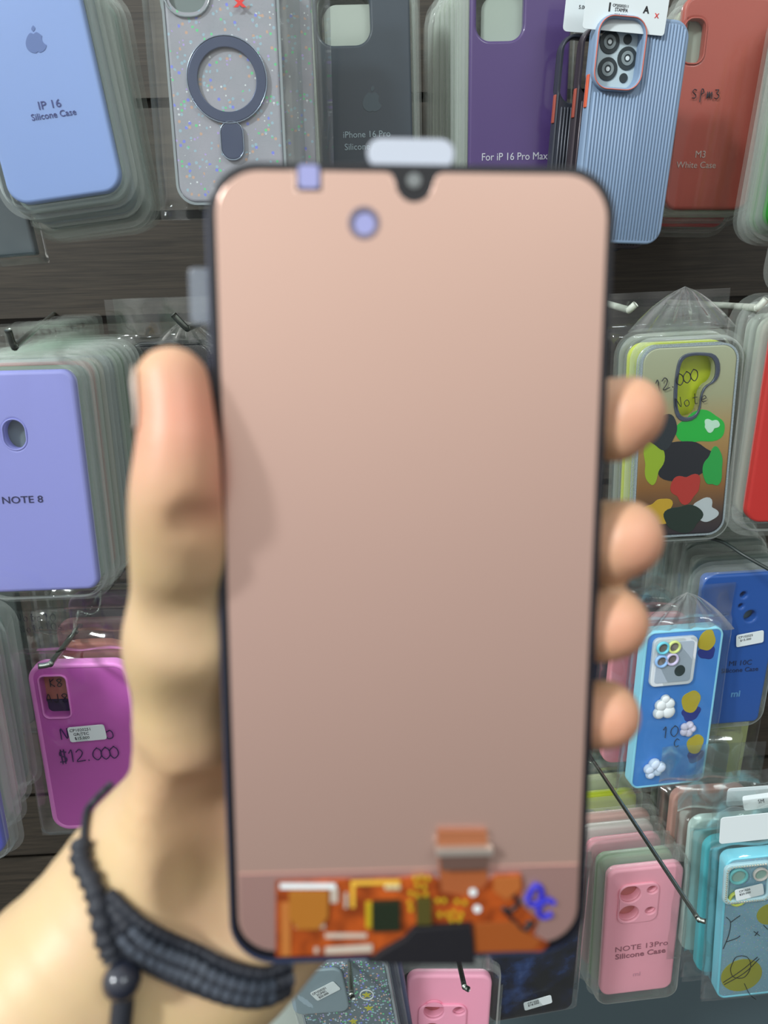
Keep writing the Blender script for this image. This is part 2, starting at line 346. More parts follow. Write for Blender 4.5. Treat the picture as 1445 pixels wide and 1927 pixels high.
# clear glitter case with ring stand
m, t, b = newmat('glitter_resin'); N = t.nodes.new; L = t.links.new
def glitter(name, base, base2, scale=420, thr=.35, rough=.25, amount=.5, bright=1.4):
    m, t, b = newmat(name); N = t.nodes.new; L = t.links.new
    tcn = N('ShaderNodeTexCoord'); vo = N('ShaderNodeTexVoronoi'); vo.inputs['Scale'].default_value = scale; L(tcn.outputs['Object'], vo.inputs['Vector'])
    sep = N('ShaderNodeSeparateColor'); L(vo.outputs['Color'], sep.inputs[0])
    g = N('ShaderNodeMath'); g.operation = 'GREATER_THAN'; g.inputs[1].default_value = 1-amount; L(sep.outputs[0], g.inputs[0])
    d = N('ShaderNodeMath'); d.operation = 'LESS_THAN'; d.inputs[1].default_value = thr; L(vo.outputs['Distance'], d.inputs[0])
    mu = N('ShaderNodeMath'); mu.operation = 'MULTIPLY'; L(g.outputs[0], mu.inputs[0]); L(d.outputs[0], mu.inputs[1])
    hs = N('ShaderNodeValToRGB'); cols = [(.0, (160, 190, 205)), (.3, (185, 165, 225)), (.5, (225, 232, 235)), (.68, (110, 215, 150)), (.8, (205, 170, 150)), (.9, (130, 140, 235)), (1, (60, 205, 110))]
    for i, (p, c) in enumerate(cols):
        e = hs.color_ramp.elements[i] if i < 2 else hs.color_ramp.elements.new(p); e.position = p; e.color = (*lin(c), 1)
    hs.color_ramp.interpolation = 'CONSTANT'; L(sep.outputs[1], hs.inputs[0])
    no = N('ShaderNodeTexNoise'); no.inputs['Scale'].default_value = 40; L(tcn.outputs['Object'], no.inputs['Vector'])
    bm = N('ShaderNodeMix'); bm.data_type = 'RGBA'; bm.inputs[6].default_value = (*lin(base), 1); bm.inputs[7].default_value = (*lin(base2), 1); L(no.outputs[0], bm.inputs[0])
    cm = N('ShaderNodeMix'); cm.data_type = 'RGBA'; L(mu.outputs[0], cm.inputs[0]); L(bm.outputs[2], cm.inputs[6]); L(hs.outputs[0], cm.inputs[7])
    L(cm.outputs[2], b.inputs['Base Color']); b.inputs['Roughness'].default_value = rough; b.inputs['Coat Weight'].default_value = .5; b.inputs['Coat Roughness'].default_value = .08
    nm = N('ShaderNodeBump'); nm.inputs['Strength'].default_value = .5; nm.inputs['Distance'].default_value = .001; L(sep.outputs[2], nm.inputs['Height']); L(nm.outputs[0], b.inputs['Normal'])
    return m
GLIT = glitter('glitter_resin', (150, 158, 166), (176, 172, 184), 420, .45, amount=.28)
r = pk('phone_case_pack', (-.0789, .6071, .0955), (-4.8, .8, .5), 'clear glitter case with dark blue ring stand, bagged, top row left of centre')
h1 = uv(r, 352, -40); 
case_body(r, .0755, .152, GLIT, r=.012, holes=[rr(.030, .052, .013, 7, h1[0]-.001, h1[1]+.004)])
CLEAR = solid((150, 160, 165), .12, 0, .6)
case_body(r, .079, .1555, CLEAR, r=.0145, t=.0098, bevel=.0018, holes=[rr(.0752, .1515, .012, 9)], name='bumper_edge', y=.0003)
plate('camera_backing', [rr(.040, .062, .014, 7, h1[0], h1[1]+.004)], .004, .006, .0005, solid((118, 132, 132), .5), r, 1)
camera_rings(r, h1[0]-.001, h1[1]+.004, .030, .052, .013, CLEAR, -.002, .001, .0012)
hc = uv(r, 428, 152); NAVY = solid((66, 78, 108), .3, .3); RIM = solid((150, 165, 185), .18, .9)
st = plate('ring_stand', [circ(*hc, .0268, 48), circ(*hc, .0200, 48)], -.0030, -.0004, .0005, NAVY, r)
plate('ring_rim', [circ(*hc, .0276, 48), circ(*hc, .0269, 48)], -.0032, -.0004, .0002, RIM, st)
hq = uv(r, 438, 270)
plate('stand_tab', [rr(.0150, .024, .0070, 7, hq[0], hq[1]+.0015)], -.0028, -.0003, .0005, NAVY, st)
plate('ring_rim', [rr(.0164, .0254, .0077, 7, hq[0], hq[1]+.0012), rr(.0151, .0241, .0071, 7, hq[0], hq[1]+.0014)], -.0032, -.0003, .0002, RIM, st)
text(r, 'x', 451, 3, 22, RED_INK, wide=1.3, bold=.06, y=-.004, name='pen_cross')
bag(r, .098, .166, .012, .02, FILM, 3)
rb = pk('phone_case_pack', (-.0755+.019, .6071+.023, .100), (-4.8, 1.2, .5), 'glitter case in crumpled bag showing right of the ring stand case')
case_body(rb, .0755, .150, GLIT, r=.012); bag(rb, .094, .164, .012, .02, FILM, 13, amp=.0026)
# slate case
SLATE = solid((58, 70, 84), .38, 0, .25); GRTXT = solid((176, 196, 206), .5)
r = pk('phone_case_pack', (.0199, .7147-.012, .1073), (-2.8, -.4, .3), 'slate grey silicone case reading iPhone 16 Pro with pale camera window')
h1 = uv(r, 650, 30)
hx0, hz0 = uv(r, 600, 86); hx1, _ = uv(r, 698, 86)
hole = rr(hx1-hx0, .040, .012, 8, (hx0+hx1)/2, hz0+.020)
case_body(r, .0765, .155, SLATE, holes=[hole]); plate('tray_liner', [rr(.060, .12, .01)], .0088, .0094, .0002, solid((186, 196, 186), .6), r, 1)
text(r, 'iPhone 16 Pro', 690, 253, 12, GRTXT); text(r, 'Silicone Case', 690, 276, 12, GRTXT); fruit(r, 700, 188, 50, solid((80, 94, 104), .3, .3))
blister(r, .0775, .156)
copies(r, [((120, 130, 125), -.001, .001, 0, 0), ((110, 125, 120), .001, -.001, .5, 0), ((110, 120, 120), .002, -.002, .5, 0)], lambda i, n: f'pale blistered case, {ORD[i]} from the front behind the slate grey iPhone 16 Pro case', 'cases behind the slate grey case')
# purple case
r = pk('phone_case_pack', (.1428, .7086-.02, .1072), (-1.7, .3, -1.1), 'purple silicone case reading For iP 16 Pro Max in a clear blister')
PURP = solid((84, 58, 124), .36, 0, .35)
hx0, hz0 = uv(r, 896, 77); hx1, _ = uv(r, 984, 77)
case_body(r, .0795, .164, PURP, holes=[rr(hx1-hx0, .040, .011, 8, (hx0+hx1)/2, hz0+.020)]); plate('tray_liner', [rr(.060, .12, .01)], .0088, .0094, .0002, solid((176, 190, 178), .6), r, 1)
text(r, 'For iP 16 Pro Max', 968, 295, 14, solid((214, 214, 226), .5), wide=.92)
blister(r, .080, .165)
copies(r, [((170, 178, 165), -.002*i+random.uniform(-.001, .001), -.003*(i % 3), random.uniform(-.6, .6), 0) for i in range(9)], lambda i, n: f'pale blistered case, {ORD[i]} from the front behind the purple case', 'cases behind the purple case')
# ribbed light blue case and two dark ones behind it
m, t, b = newmat('ribbed_light_blue'); b.inputs['Base Color'].default_value = (*lin((126, 149, 176)), 1); b.inputs['Roughness'].default_value = .45
RIB = m
def ribbed(root, w, h, mat, hole, hc, name='case_shell', sides=None):
    r0 = .0125; o = case_body(root, w, h, mat, r=r0, holes=[hole], bevel=.0018, t=.0100)
    nr = 26; vs = []; fs = []; hx, hz, hw, hh = hc
    for k in range(nr):
        x = -w/2+.0045+(w-.009)*k/(nr-1); rr_ = .00105
        dx = max(0, abs(x)-(w/2-r0)); zt = h/2-r0+math.sqrt(max(r0*r0-dx*dx, 0))-.0025
        segs = [(-zt, zt)]
        if abs(x-hx) < hw/2+.003: segs = [(-zt, hz-hh/2-.003), (hz+hh/2+.003, zt)]
        for z0, z1 in segs:
            if z1-z0 < .004: continue
            P = [(x, .0003, z0)]+[(x, .0001, z0+.001)]+[(x, .0001, z1-.001), (x, .0003, z1)]
            v, f = tube_data([P], [.0002, rr_, rr_, .0002], 8); b0 = len(vs); vs += v; fs += [tuple(b0+q for q in ff) for ff in f]
    mesh('ribs', vs, fs, mat, o); return o
r = pk('phone_case_pack', (.2189, .6580-.02, .0608), (.5, 3.2, 8.4), 'ribbed light blue case with round-lens camera window, hanging by the price card')
hx0, hz0 = uv(r, 1122, 162); hx1, hz1 = uv(r, 1206, 42); hw, hh = .0345, .0435; hcx, hcz = (hx0+hx1)/2-.0005, (hz0+hz1)/2
hole = rr(hw, hh, .010, 8, hcx, hcz)
ribbed(r, .0745, .1555, RIB, hole, (hcx, hcz, hw, hh))
camera_rings(r, hcx, hcz, hw, hh, .010, RIB, -.0042, .001, .0026)
plate('orange_trim', [rr(hw+.0036, hh+.0036, .0118, 8, hcx, hcz), rr(hw+.0022, hh+.0022, .0111, 8, hcx, hcz)], -.0048, -.0038, .0003, solid((208, 112, 92), .5), r, 1)
cd = plate('printed_insert', [rr(.062, .10, .009, 6, 0, .018)], .0060, .0066, .0002, solid((182, 200, 206), .5), r, 1)
DK = solid((48, 58, 62), .35)
for px, py, rad in ((1147, 79, .0078), (1180, 110, .0078), (1143, 130, .0078)):
    c = uv(r, px, py, .0058); l = plate('printed_lens', [circ(*c, rad)], .0054, .0062, .0002, DK, r, 1)
    plate('lens_ring', [circ(*c, rad*.62), circ(*c, rad*.34)], .0050, .0056, .0002, solid((128, 140, 142), .4), l, 1); plate('lens_glint', [circ(*c, rad*.2)], .0050, .0056, .0002, PAPER, l, 1)
for px, py in ((1181, 74), (1173, 147)):
    plate('printed_lens', [circ(*uv(r, px, py, .0058), .0033)], .0054, .0062, .0002, DK, r, 1)
for k, zz in enumerate((.028,)): plate('side_button', [rr(.0016, .022, .0007, 4, -.0376, zz)], .002, .006, .0005, solid((205, 92, 60), .5), r, 2)
for i, (dx, lab) in enumerate(((-.017, 'nearer of two dark cases behind the ribbed light blue case'), (-.029, 'farther of two dark cases behind the ribbed light blue case'))):
    q = pk('phone_case', r.location+Vector((dx+.012, .0135*(i+1), -.004-.002*i)), (.5, 3.0, 8.4), lab, group='dark cases behind the ribbed case')
    ribbed(q, .0745, .1555, solid((66, 60, 66), .3, .3) if i == 0 else solid((52, 56, 66), .35, .2), hole, (hcx, hcz, hw, hh))
    plate('side_button', [rr(.0016, .020, .0007, 4, -.0376, .026)], .002, .006, .0005, solid((150, 70, 55), .5), q, 2)
# price card above
cp = at(1180, 8, .635)
r = empty('price_card', cp, (0, 4.5, 4), 'white printed price card hanging above the ribbed light blue case', 'price card')
plate('card', [rr(.062, .036, .002, 3, 0, .0005)], -.0002, .0003, .0001, PAPER, r, 1)
text(r, 'CP20202511', 1168, 11, 5, INK); text(r, 'STAMPA', 1169, 19, 7, INK, wide=.8); text(r, '$25.000', 1167, 30, 7, INK, wide=.9)
text(r, 'I', 1147, 14, 16, BLACK, bold=.04); text(r, 'A', 1216, 19, 13, BLACK, bold=.04); text(r, 'x', 1236, 28, 14, RED_INK)
r = empty('price_card', at(1098, 12, .66), (0, 4, 4), 'small price card half hidden behind the white card at the top', 'price card')
plate('card', [rr(.028, .034, .003, 4)], -.0002, .0003, .0001, PAPER, r, 1); text(r, '5.000', 1098, 14, 7, INK)
# coral case
r = pk('phone_case_pack', (.3240, .7569-.03, .0868+.003), (-2.0, 1.5, 1.5), 'coral red case with Spm3 written on its blister, top right')
CORAL = solid((180, 88, 77), .42, 0, .2)
hx0, hz0 = uv(r, 1282, 118); hx1, hz1 = uv(r, 1330, 36)
holec = rr(hx1-hx0, abs(hz1-hz0), .007, 6, (hx0+hx1)/2, (hz0+hz1)/2)
case_body(r, .0775, .165, CORAL, r=.011, holes=[holec], bevel=.003); plate('tray_liner', [rr(.060, .14, .01)], .0088, .0094, .0002, solid((165, 178, 165), .6), r, 1)
camera_rings(r, (hx0+hx1)/2, (hz0+hz1)/2, hx1-hx0, abs(hz1-hz0), .007, CORAL, -.001, .001, .0014)
hand(r, 'Spm3', 1330, 177, 17, INK, y=-.0017, step=.95, r=.0004)
text(r, 'M3', 1318, 291, 13, solid((196, 178, 172), .5)); text(r, 'White Case', 1310, 311, 12, solid((196, 178, 172), .5))
blister(r, .0785, .166)
copies(r, [((190, 196, 176), -.001, -.006, 0, 0), ((206, 44, 52), -.004, -.014, .6, .004)], lambda i, n: ['white blistered case just behind the coral red case', 'bright red blistered case lowest behind the coral red case'][i], 'cases behind the coral case')
# green stack at the right edge
r = pk('phone_case_pack', tuple(Vector((.3431+.046, .6334+.03, .0625+.008))), (-2, 4.5, 1), 'bright green case in a blister at the top right edge')
case_body(r, .0775, .165, solid((40, 150, 48), .45)); blister(r, .0795, .167)
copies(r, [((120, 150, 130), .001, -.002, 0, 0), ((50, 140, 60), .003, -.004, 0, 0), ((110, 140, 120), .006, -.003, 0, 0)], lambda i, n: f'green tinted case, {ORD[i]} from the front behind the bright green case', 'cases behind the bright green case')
r = pk('phone_case_pack', tuple(Vector((.378, .5714+.03, .026))), (-2, 6, 1), 'red case in a white-edged blister, cut by the right edge of the top row')
case_body(r, .074, .150, solid((212, 62, 62), .45)); blister(r, .083, .159, BLISTER_DIM)
# package corner at far left
r = pk('phone_case_pack', at(-28, 330, .60)+Vector((0, 0, 0)), (0, -3, 0), 'clear box corner at the left edge beneath the lavender blue case')
case_body(r, .045, .110, solid((72, 86, 92), .3, 0, .5), r=.002); bag(r, .050, .114, .011, .01, FILM, 5)

# ------------------------------------------------------------------ second row
r = pk('phone_case_pack', (-.2327, .5338, -.1659), (-5.8, 3.1-2.6, .6), 'lavender silicone case reading NOTE 8 with oval camera hole', group='silicone cases in the left middle stack')
LAV2 = solid((150, 153, 220), .48, 0, .08, .08)
hh_ = uv(r, 27, 818)
case_body(r, .0805, .161, LAV2, r=.009, holes=[circ(*hh_, .0072, 32, .0100)], bevel=.003)
camera_rings(r, *hh_, .0150, .0206, .0074, LAV2, -.0004, .002, .0012)
plate('tray_liner', [circ(*hh_, .013, 24, .017)], .0088, .0094, .0002, solid((112, 126, 130), .5), r, 1)
text(r, 'NOTE 8', 42, 941, 13, solid((40, 40, 84), .5), wide=1.15)
blister(r, .0825, .166)
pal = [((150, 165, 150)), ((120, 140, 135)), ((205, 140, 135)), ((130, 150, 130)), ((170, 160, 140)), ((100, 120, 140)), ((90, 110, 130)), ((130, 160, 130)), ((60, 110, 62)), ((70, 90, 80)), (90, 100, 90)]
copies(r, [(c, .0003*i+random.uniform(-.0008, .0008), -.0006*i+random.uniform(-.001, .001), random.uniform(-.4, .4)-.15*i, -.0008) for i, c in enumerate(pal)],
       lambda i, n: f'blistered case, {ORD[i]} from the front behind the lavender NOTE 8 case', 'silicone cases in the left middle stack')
# dark case in bag behind the thumb
p = at(330, 815, .70)
r = pk('phone_case_pack', p, (-3, 0, 1), 'black case in a glossy clear bag behind the thumb')
case_body(r, .078, .160, solid((22, 26, 34), .25, 0, .4)); bag(r, .092, .168, .012, .036, FILM, 8, amp=.003)
hz_ = uv(r, 348, 612, .004); gather(r, hz_[0], hz_[1]+.004, .080, .030, 4, .004)
q = pk('phone_case_pack', p+Vector((0, .022, 0)), (-3, 0, 1), 'second black bagged case behind the one beside the thumb')
case_body(q, .078, .160, solid((30, 34, 42), .3)); bag(q, .090, .166, .012, .036, FILM, 18, amp=.003)
# brown case with colourful printed picture
m, t, b = newmat('painted_gradient_print'); N = t.nodes.new; L = t.links.new
tcn = N('ShaderNodeTexCoord'); sp_ = N('ShaderNodeSeparateXYZ'); L(tcn.outputs['Object'], sp_.inputs[0])
mr_ = N('ShaderNodeMapRange'); mr_.inputs[1].default_value = -.08; mr_.inputs[2].default_value = .08; L(sp_.outputs[2], mr_.inputs[0])
rp = N('ShaderNodeValToRGB'); L(mr_.outputs[0], rp.inputs[0])
for i, (p_, c) in enumerate([(0, (42, 36, 48)), (.12, (66, 54, 50)), (.28, (140, 96, 48)), (.55, (168, 136, 82)), (.75, (160, 162, 130)), (1, (172, 178, 150))]):
    e = rp.color_ramp.elements[i] if i < 2 else rp.color_ramp.elements.new(p_); e.position = p_; e.color = (*lin(c), 1)
L(rp.outputs[0], b.inputs['Base Color']); b.inputs['Roughness'].default_value = .3; b.inputs['Coat Weight'].default_value = .4
r = pk('phone_case_pack', (.2673, .5936, -.1712), (-2.7, -1.2, -1.4), 'olive and brown printed case with bright paint splashes beside the index finger')
hA = [uv(r, *q) for q in ((1286, 690), (1303, 674), (1332, 674), (1340, 690), (1338, 714), (1316, 730), (1310, 768), (1296, 780), (1283, 770), (1280, 745))]
def chaikin(p, k=3):
    for _ in range(k): p = [q for a, b_ in zip(p, p[1:]+p[:1]) for q in ((a[0]*.75+b_[0]*.25, a[1]*.75+b_[1]*.25), (a[0]*.25+b_[0]*.75, a[1]*.25+b_[1]*.75))]
    return p
hA = [uv(r, *q) for q in ((1278, 690), (1288, 672), (1312, 668), (1345, 672), (1346, 715), (1318, 730), (1314, 780), (1282, 788), (1272, 760))]; hA = chaikin(hA, 2)
case_body(r, .0745, .1565, m, r=.0125, holes=[hA], bevel=.0016)
cx_ = sum(p[0] for p in hA)/len(hA); cz_ = sum(p[1] for p in hA)/len(hA)
hB = [(cx_+(x-cx_)*1.22, cz_+(z-cz_)*1.12) for x, z in hA]
plate('camera_frame', [hB, hA], -.0012, .001, .0006, solid((88, 96, 112), .3, .4), r)
case_body(r, .0770, .1590, solid((168, 182, 190), .25, .3, .4), r=.0137, t=.0102, bevel=.0015, holes=[rr(.0743, .1563, .0123, 9)], name='bumper_edge', y=.0002)
def blob(cx, cz, rx, rz, seed, n=36, amp=.18):
    R = np.random.default_rng(seed); ph = R.uniform(0, 6.28, 3)
    return [(cx+rx*math.cos(a)*(1+amp*math.sin(3*a+ph[0])+amp*.5*math.sin(5*a+ph[1])), cz+rz*math.sin(a)*(1+amp*math.sin(3*a+ph[0])+amp*.5*math.sin(5*a+ph[1]))) for a in [2*math.pi*i/n for i in range(n)]]
for px, py, rx, rz, col, sd, am in ((1318, 805, .020, .013, (24, 176, 62), 1, .1), (1290, 868, .024, .017, (24, 28, 38), 2, .12), (1246, 812, .012, .014, (34, 44, 52), 9, .1), (1229, 868, .008, .018, (150, 178, 40), 3, .15), (1342, 880, .008, .016, (30, 160, 70), 7, .12),
                               (1290, 918, .012, .012, (178, 52, 44), 4, .16), (1285, 975, .016, .012, (28, 48, 40), 10, .1), (1240, 962, .011, .011, (196, 160, 44), 5, .2), (1322, 962, .012, .010, (186, 196, 200), 6, .2), (1338, 800, .006, .005, (190, 225, 205), 11, .2)):
    c = uv(r, px, py); plate('paint_splash', [blob(*c, rx, rz, sd, amp=am)], -.0002-.00004*sd, .0003, .0001, solid(col, .35, 0, .3), r, 1)
hand(r, '12.000', 1272, 716, 22, INK, y=-.0022, roll=14, r=.0004, step=.62); hand(r, 'Note', 1302, 752, 20, INK, y=-.0022, roll=10, r=.0003)
blister(r, .079, .161, fl=.005)
q = pk('phone_case_pack', (.2673-.004, .5936+.014, -.1712), (-2.7, -1.2, -1.4), 'fluorescent yellow case showing as a strip behind the printed case')
case_body(q, .0775, .160, solid((214, 226, 20), .4), r=.012); blister(q, .0795, .164)
q = pk('phone_case_pack', (.2673-.005, .5936+.034, -.169), (-2.7, -1.2, -1.4), 'dark case in a bag behind the fluorescent yellow case')
case_body(q, .078, .160, solid((48, 58, 60), .35)); bag(q, .094, .170, .012, .030, FILM, 28, amp=.003); gather(q, .012, .118, .090, .034, 6, .002)
# red case at right edge
r = pk('phone_case_pack', (.3539+.006, .58, -.1552), (-2, 1.5, 0), 'red case in a large clear blister at the right edge, middle row')
case_body(r, .0785, .163, solid((206, 48, 44), .42)); blister(r, .084, .172, BLISTER, fl=.007)
copies(r, [((170, 180, 165), -.002, .001, 0, .002), ((150, 160, 150), -.003, .001, 0, .002)], lambda i, n: f'pale blistered case, {ORD[i]} from the front behind the red case at the right edge', 'cases behind the red case')

# ------------------------------------------------------------------ third row
r = pk('phone_case_pack', (-.2236, .5299, -.3901), (-1.1, 1.5, .2), 'magenta pink case in a clear bag with a price sticker and 12.000 written')
MAG = solid((208, 102, 196), .42, 0, .15); MAG2 = solid((242, 148, 228), .4, 0, .2)
ha = uv(r, 70, 1271); hb = uv(r, 137, 1350); hc_ = ((ha[0]+hb[0])/2, (ha[1]+hb[1])/2); hw = hb[0]-ha[0]-.002; hh2 = abs(ha[1]-hb[1])-.002
case_body(r, .0755, .1545, MAG, r=.012, holes=[rr(hw, hh2, .004, 5, *hc_)], bevel=.001)
case_body(r, .0785, .1575, MAG2, r=.014, t=.0105, bevel=.0018, holes=[rr(.0700, .1490, .009, 9)], name='bumper_edge', y=-.0008)
camera_rings(r, *hc_, hw, hh2, .004, MAG2, -.0014, .001, .0015)
plate('salmon_insert', [rr(hw+.004, hh2+.004, .003, 4, *hc_)], .0085, .0092, .0002, solid((176, 112, 96), .4), r, 1)
plate('dark_insert', [rr(hw+.003, hh2*.32, .002, 4, hc_[0], hc_[1]-hh2*.36)], .0080, .0086, .0002, solid((48, 44, 74), .4), r, 1)
hand(r, 'K8', 106, 1285, 14, INK, y=.007); hand(r, 'AJ8', 108, 1314, 16, INK, y=.007)
hand(r, 'N', 123, 1381, 20, PURPLE_INK, y=-.0018, r=.00045); hand(r, 'o', 208, 1377, 26, PURPLE_INK, y=-.0018, r=.00045)
hand(r, '$12.000', 166, 1420, 22, PURPLE_INK, y=-.0018, roll=4, r=.00045, step=.60)
label_sticker(r, 164, 1380, 70, 4, y=-.0034, aspect=.48)
bag(r, .096, .168, .012, .038, FILM, 21, amp=.0014)
q = pk('phone_case_pack', (-.2236+.005, .5299+.022, -.3831), (-1.1, 1.5, .2), 'salmon case with rounded top in the bag behind the magenta case')
case_body(q, .072, .154, solid((206, 130, 116), .45), r=.026); bag(q, .094, .166, .012, .036, FILM, 22, amp=.003)
q2 = pk('phone_case_pack', (-.2236+.004, .5299+.052, -.3771), (-1.1, 1, .2), 'rosy bagged case with Note 10 written on the header, behind the magenta case')
case_body(q2, .075, .150, solid((150, 96, 104), .45)); bag(q2, .105, .162, .012, .045, FILM, 23, amp=.003, folds=False)
hand(q2, 'Note10', 68, 1162, 14, INK, y=-.001, roll=-2, r=.0004); hand(q2, 'Note10s', 78, 1181, 13, INK, y=-.001, roll=4, r=.0004)
q3 = pk('phone_case_pack', (-.2236+.004, .5299+.085, -.368), (-1.1, 1, .2), 'dusky bagged case farthest back behind the magenta case')
case_body(q3, .075, .150, solid((92, 70, 92), .45)); bag(q3, .105, .160, .012, .05, FILM, 24, amp=.003, folds=False)
# stack cut by the left edge
cols = [((62, 66, 190), (30, 1622), .452, 'blue'), ((176, 180, 156), (36, 1568), .478, 'cream'), ((206, 150, 160), (46, 1528), .500, 'dusty pink'), ((92, 116, 112), (66, 1492), .528, 'grey green')]
G = 'cases in the stack at the lower left edge'; first = None
for i, (c, br, y, nm) in enumerate(cols):
    base = at(br[0], br[1], y); rt = Euler((math.radians(3), math.radians(4.0), 0)).to_matrix()
    ctr = base-rt @ Vector((.0445, 0, -.087))
    lab = f'{nm} blistered case in the stack cut by the lower left edge'
    if first is None:
        first = r = pk('phone_case_pack', ctr, (3, 4, 0), lab, group=G); case_body(r, .078, .163, solid(c, .45)); blister(r, .080, .165, BLISTER_DIM)
    else:
        r = first.copy(); C.objects.link(r); r.location = ctr; r['label'] = lab
        for ch in first.children:
            d = ch.copy(); C.objects.link(d); d.parent = r
            if d.name.startswith('case_shell'): d.material_slots[0].link = 'OBJECT'; d.material_slots[0].material = solid(c, .5)
q = pk('phone_case_pack', at(-30, 1230, .60), (0, 2, 0), 'crumpled clear bagged case behind the lower left stack'); case_body(q, .07, .15, solid((90, 98, 96), .5)); bag(q, .09, .160, .012, .03, FILM, 41, amp=.004)
# blue cloud case
r = pk('phone_case_pack', (.2905, .5992, -.4303), (-3.4, 2.1, 6.8), 'blue case with white puffy clouds and a white camera plate, bagged')
SKY = solid((70, 140, 220), .38, 0, .3, .1); AQUA = solid((150, 222, 244), .4, 0, .2)
case_body(r, .0735, .1615, SKY, r=.007, bevel=.001, t=.010)
case_body(r, .0765, .1645, AQUA, r=.009, t=.0135, bevel=.0016, holes=[rr(.0715, .1595, .006, 9)], name='bumper_edge', y=-.0008)
ca = [uv(r, *q) for q in ((1229, 1199), (1312, 1194), (1300, 1281), (1217, 1294))]
cc = (sum(p[0] for p in ca)/4, sum(p[1] for p in ca)/4); cw = (ca[1][0]-ca[0][0]+ca[2][0]-ca[3][0])/2; ch_ = (ca[0][1]-ca[3][1]+ca[1][1]-ca[2][1])/2
pl = plate('camera_plate', [rr(cw, ch_, .006, 6, *cc), ], -.0035, .0005, .0012, solid((214, 222, 228), .4, 0, .2), r)
plate('plate_field', [rr(cw-.008, ch_-.008, .003, 5, *cc)], -.0039, -.0030, .0002, solid((168, 182, 196), .35), pl, 1)
for (px, py), c in zip(((1247, 1219), (1268, 1217), (1244, 1244), (1264, 1240)), ((108, 196, 214), (200, 214, 132), (140, 180, 226), (196, 190, 220))):
    k = uv(r, px, py, -.004); plate('lens_ring', [circ(*k, .0062), circ(*k, .0042)], -.0060, -.0036, .0006, solid(c, .35), pl); plate('lens_field', [circ(*k, .0042)], -.0042, -.0036, .0001, solid((120, 116, 112), .4), pl, 1)
k = uv(r, 1279, 1262, -.004); plate('lens_hole', [circ(*k, .0052, 24, .0056)], -.0043, -.0036, .0002, solid((52, 66, 68), .3), pl, 1)
# small printed clouds and flowers stand proud as puffy charms
import bmesh
def puff(root, name, px, py, parts, mat, y=-.002):
    cx, cz = uv(root, px, py, y); bm = bmesh.new()
    for dx, dz, rad in parts:
        bmesh.ops.create_uvsphere(bm, u_segments=16, v_segments=10, radius=rad, matrix=Matrix.Translation((cx+dx, y, cz+dz)) @ Matrix.Diagonal((1, .6, 1, 1)))
    me = bpy.data.meshes.new(name); bm.to_mesh(me); bm.free(); return link(name, me, mat, root)
PUFFM = solid((212, 220, 222), .45); PUFFV = solid((206, 204, 224), .45)
puff(r, 'cloud_charm', 1250, 1332, [(-.005, -.005, .006), (.004, -.004, .007), (-.004, .003, .006), (.004, .004, .006), (0, .009, .0048)], PUFFM)
puff(r, 'flower_charm', 1294, 1372, [(.0045*math.cos(a), .0045*math.sin(a), .0040) for a in (0, 1.26, 2.5, 3.8, 5.0)], PUFFV)
puff(r, 'cloud_charm', 1232, 1446, [(-.006, 0, .0055), (.005, .001, .006), (-.001, .005, .006), (-.004, -.006, .005), (.003, -.004, .0045)], solid((200, 216, 236), .45))
for px, py, s in ((1300, 1320, 1.1), (1308, 1400, 1.0), (1330, 1205, 1.0)):
    c = uv(r, px, py); plate('yellow_print', [blob(*c, .0085*s, .0105*s, px, amp=.06)], -.0003, .0002, .0001, solid((196, 178, 50), .4), r, 1)
    c = uv(r, px, py+22); plate('navy_print', [blob(*c, .0085*s, .0075*s, px+1, amp=.1)], -.0002, .0002, .0001, solid((40, 56, 140), .4), r, 1)
hand(r, '10', 1262, 1377, 20, INK, y=-.0012, roll=4); hand(r, 'C', 1274, 1398, 15, INK, y=-.0012)
bag(r, .090, .176, .014, .034, FILM, 31, amp=.0018); k = uv(r, 1290, 1112, .004); gather(r, k[0], k[1], .104, .040, 9, .001)
q = pk('phone_case_pack', (.2905-.018, .5992+.030, -.4303+.002), (-3, 2.1, 4), 'pink bagged case peeking out left of the blue cloud case')
case_body(q, .075, .160, solid((214, 140, 150), .45)); bag(q, .090, .170, .012, .034, FILM, 32, amp=.004)
q = pk('phone_case_pack', (.2905-.035, .5992+.060, -.42), (-3, 1, 2), 'dark bagged case deep behind the ring finger and little finger')
case_body(q, .075, .150, solid((44, 54, 72), .35)); bag(q, .088, .160, .012, .034, FILM, 33, amp=.004)
# blue 10C case
r = pk('phone_case_pack', (.3502, .6233, -.3862), (.9, .2, 2.5), 'blue silicone case reading MI 10C with a small price sticker, right edge', group='cases in the blue 10C stack')
BLU = solid((34, 92, 178), .40, 0, .3)
holes = [circ(*uv(r, 1400, 1120), .0030), circ(*uv(r, 1395, 1141), .0022), circ(*uv(r, 1412, 1160), .0058)]
case_body(r, .0765, .164, BLU, r=.006, holes=holes, bevel=.0022)
plate('tray_liner', [rr(.04, .05, .01, 6, *uv(r, 1402, 1140))], .0088, .0094, .0002, solid((84, 104, 110), .5), r, 1)
NI = solid((18, 42, 92), .5); text(r, 'MI 10C', 1393, 1248, 9, NI); text(r, 'Silicone Case', 1392, 1261, 8, NI); text(r, 'mi', 1384, 1306, 11, solid((96, 156, 210), .4), bold=.04)
label_sticker(r, 1411, 1202, 50, 8, ('CP102025', '$15.000'), y=-.0022)
blister(r, .0785, .166, BLISTER)
copies(r, [(c, -.003-.001*i, .010+.008*i, 0, .004) for i, c in enumerate([(96, 110, 104), (84, 98, 94), (100, 112, 104), (78, 92, 88), (90, 100, 96)])], lambda i, n: f'grey green blistered case, {ORD[i]} from the front behind the blue MI 10C case', 'cases in the blue 10C stack')

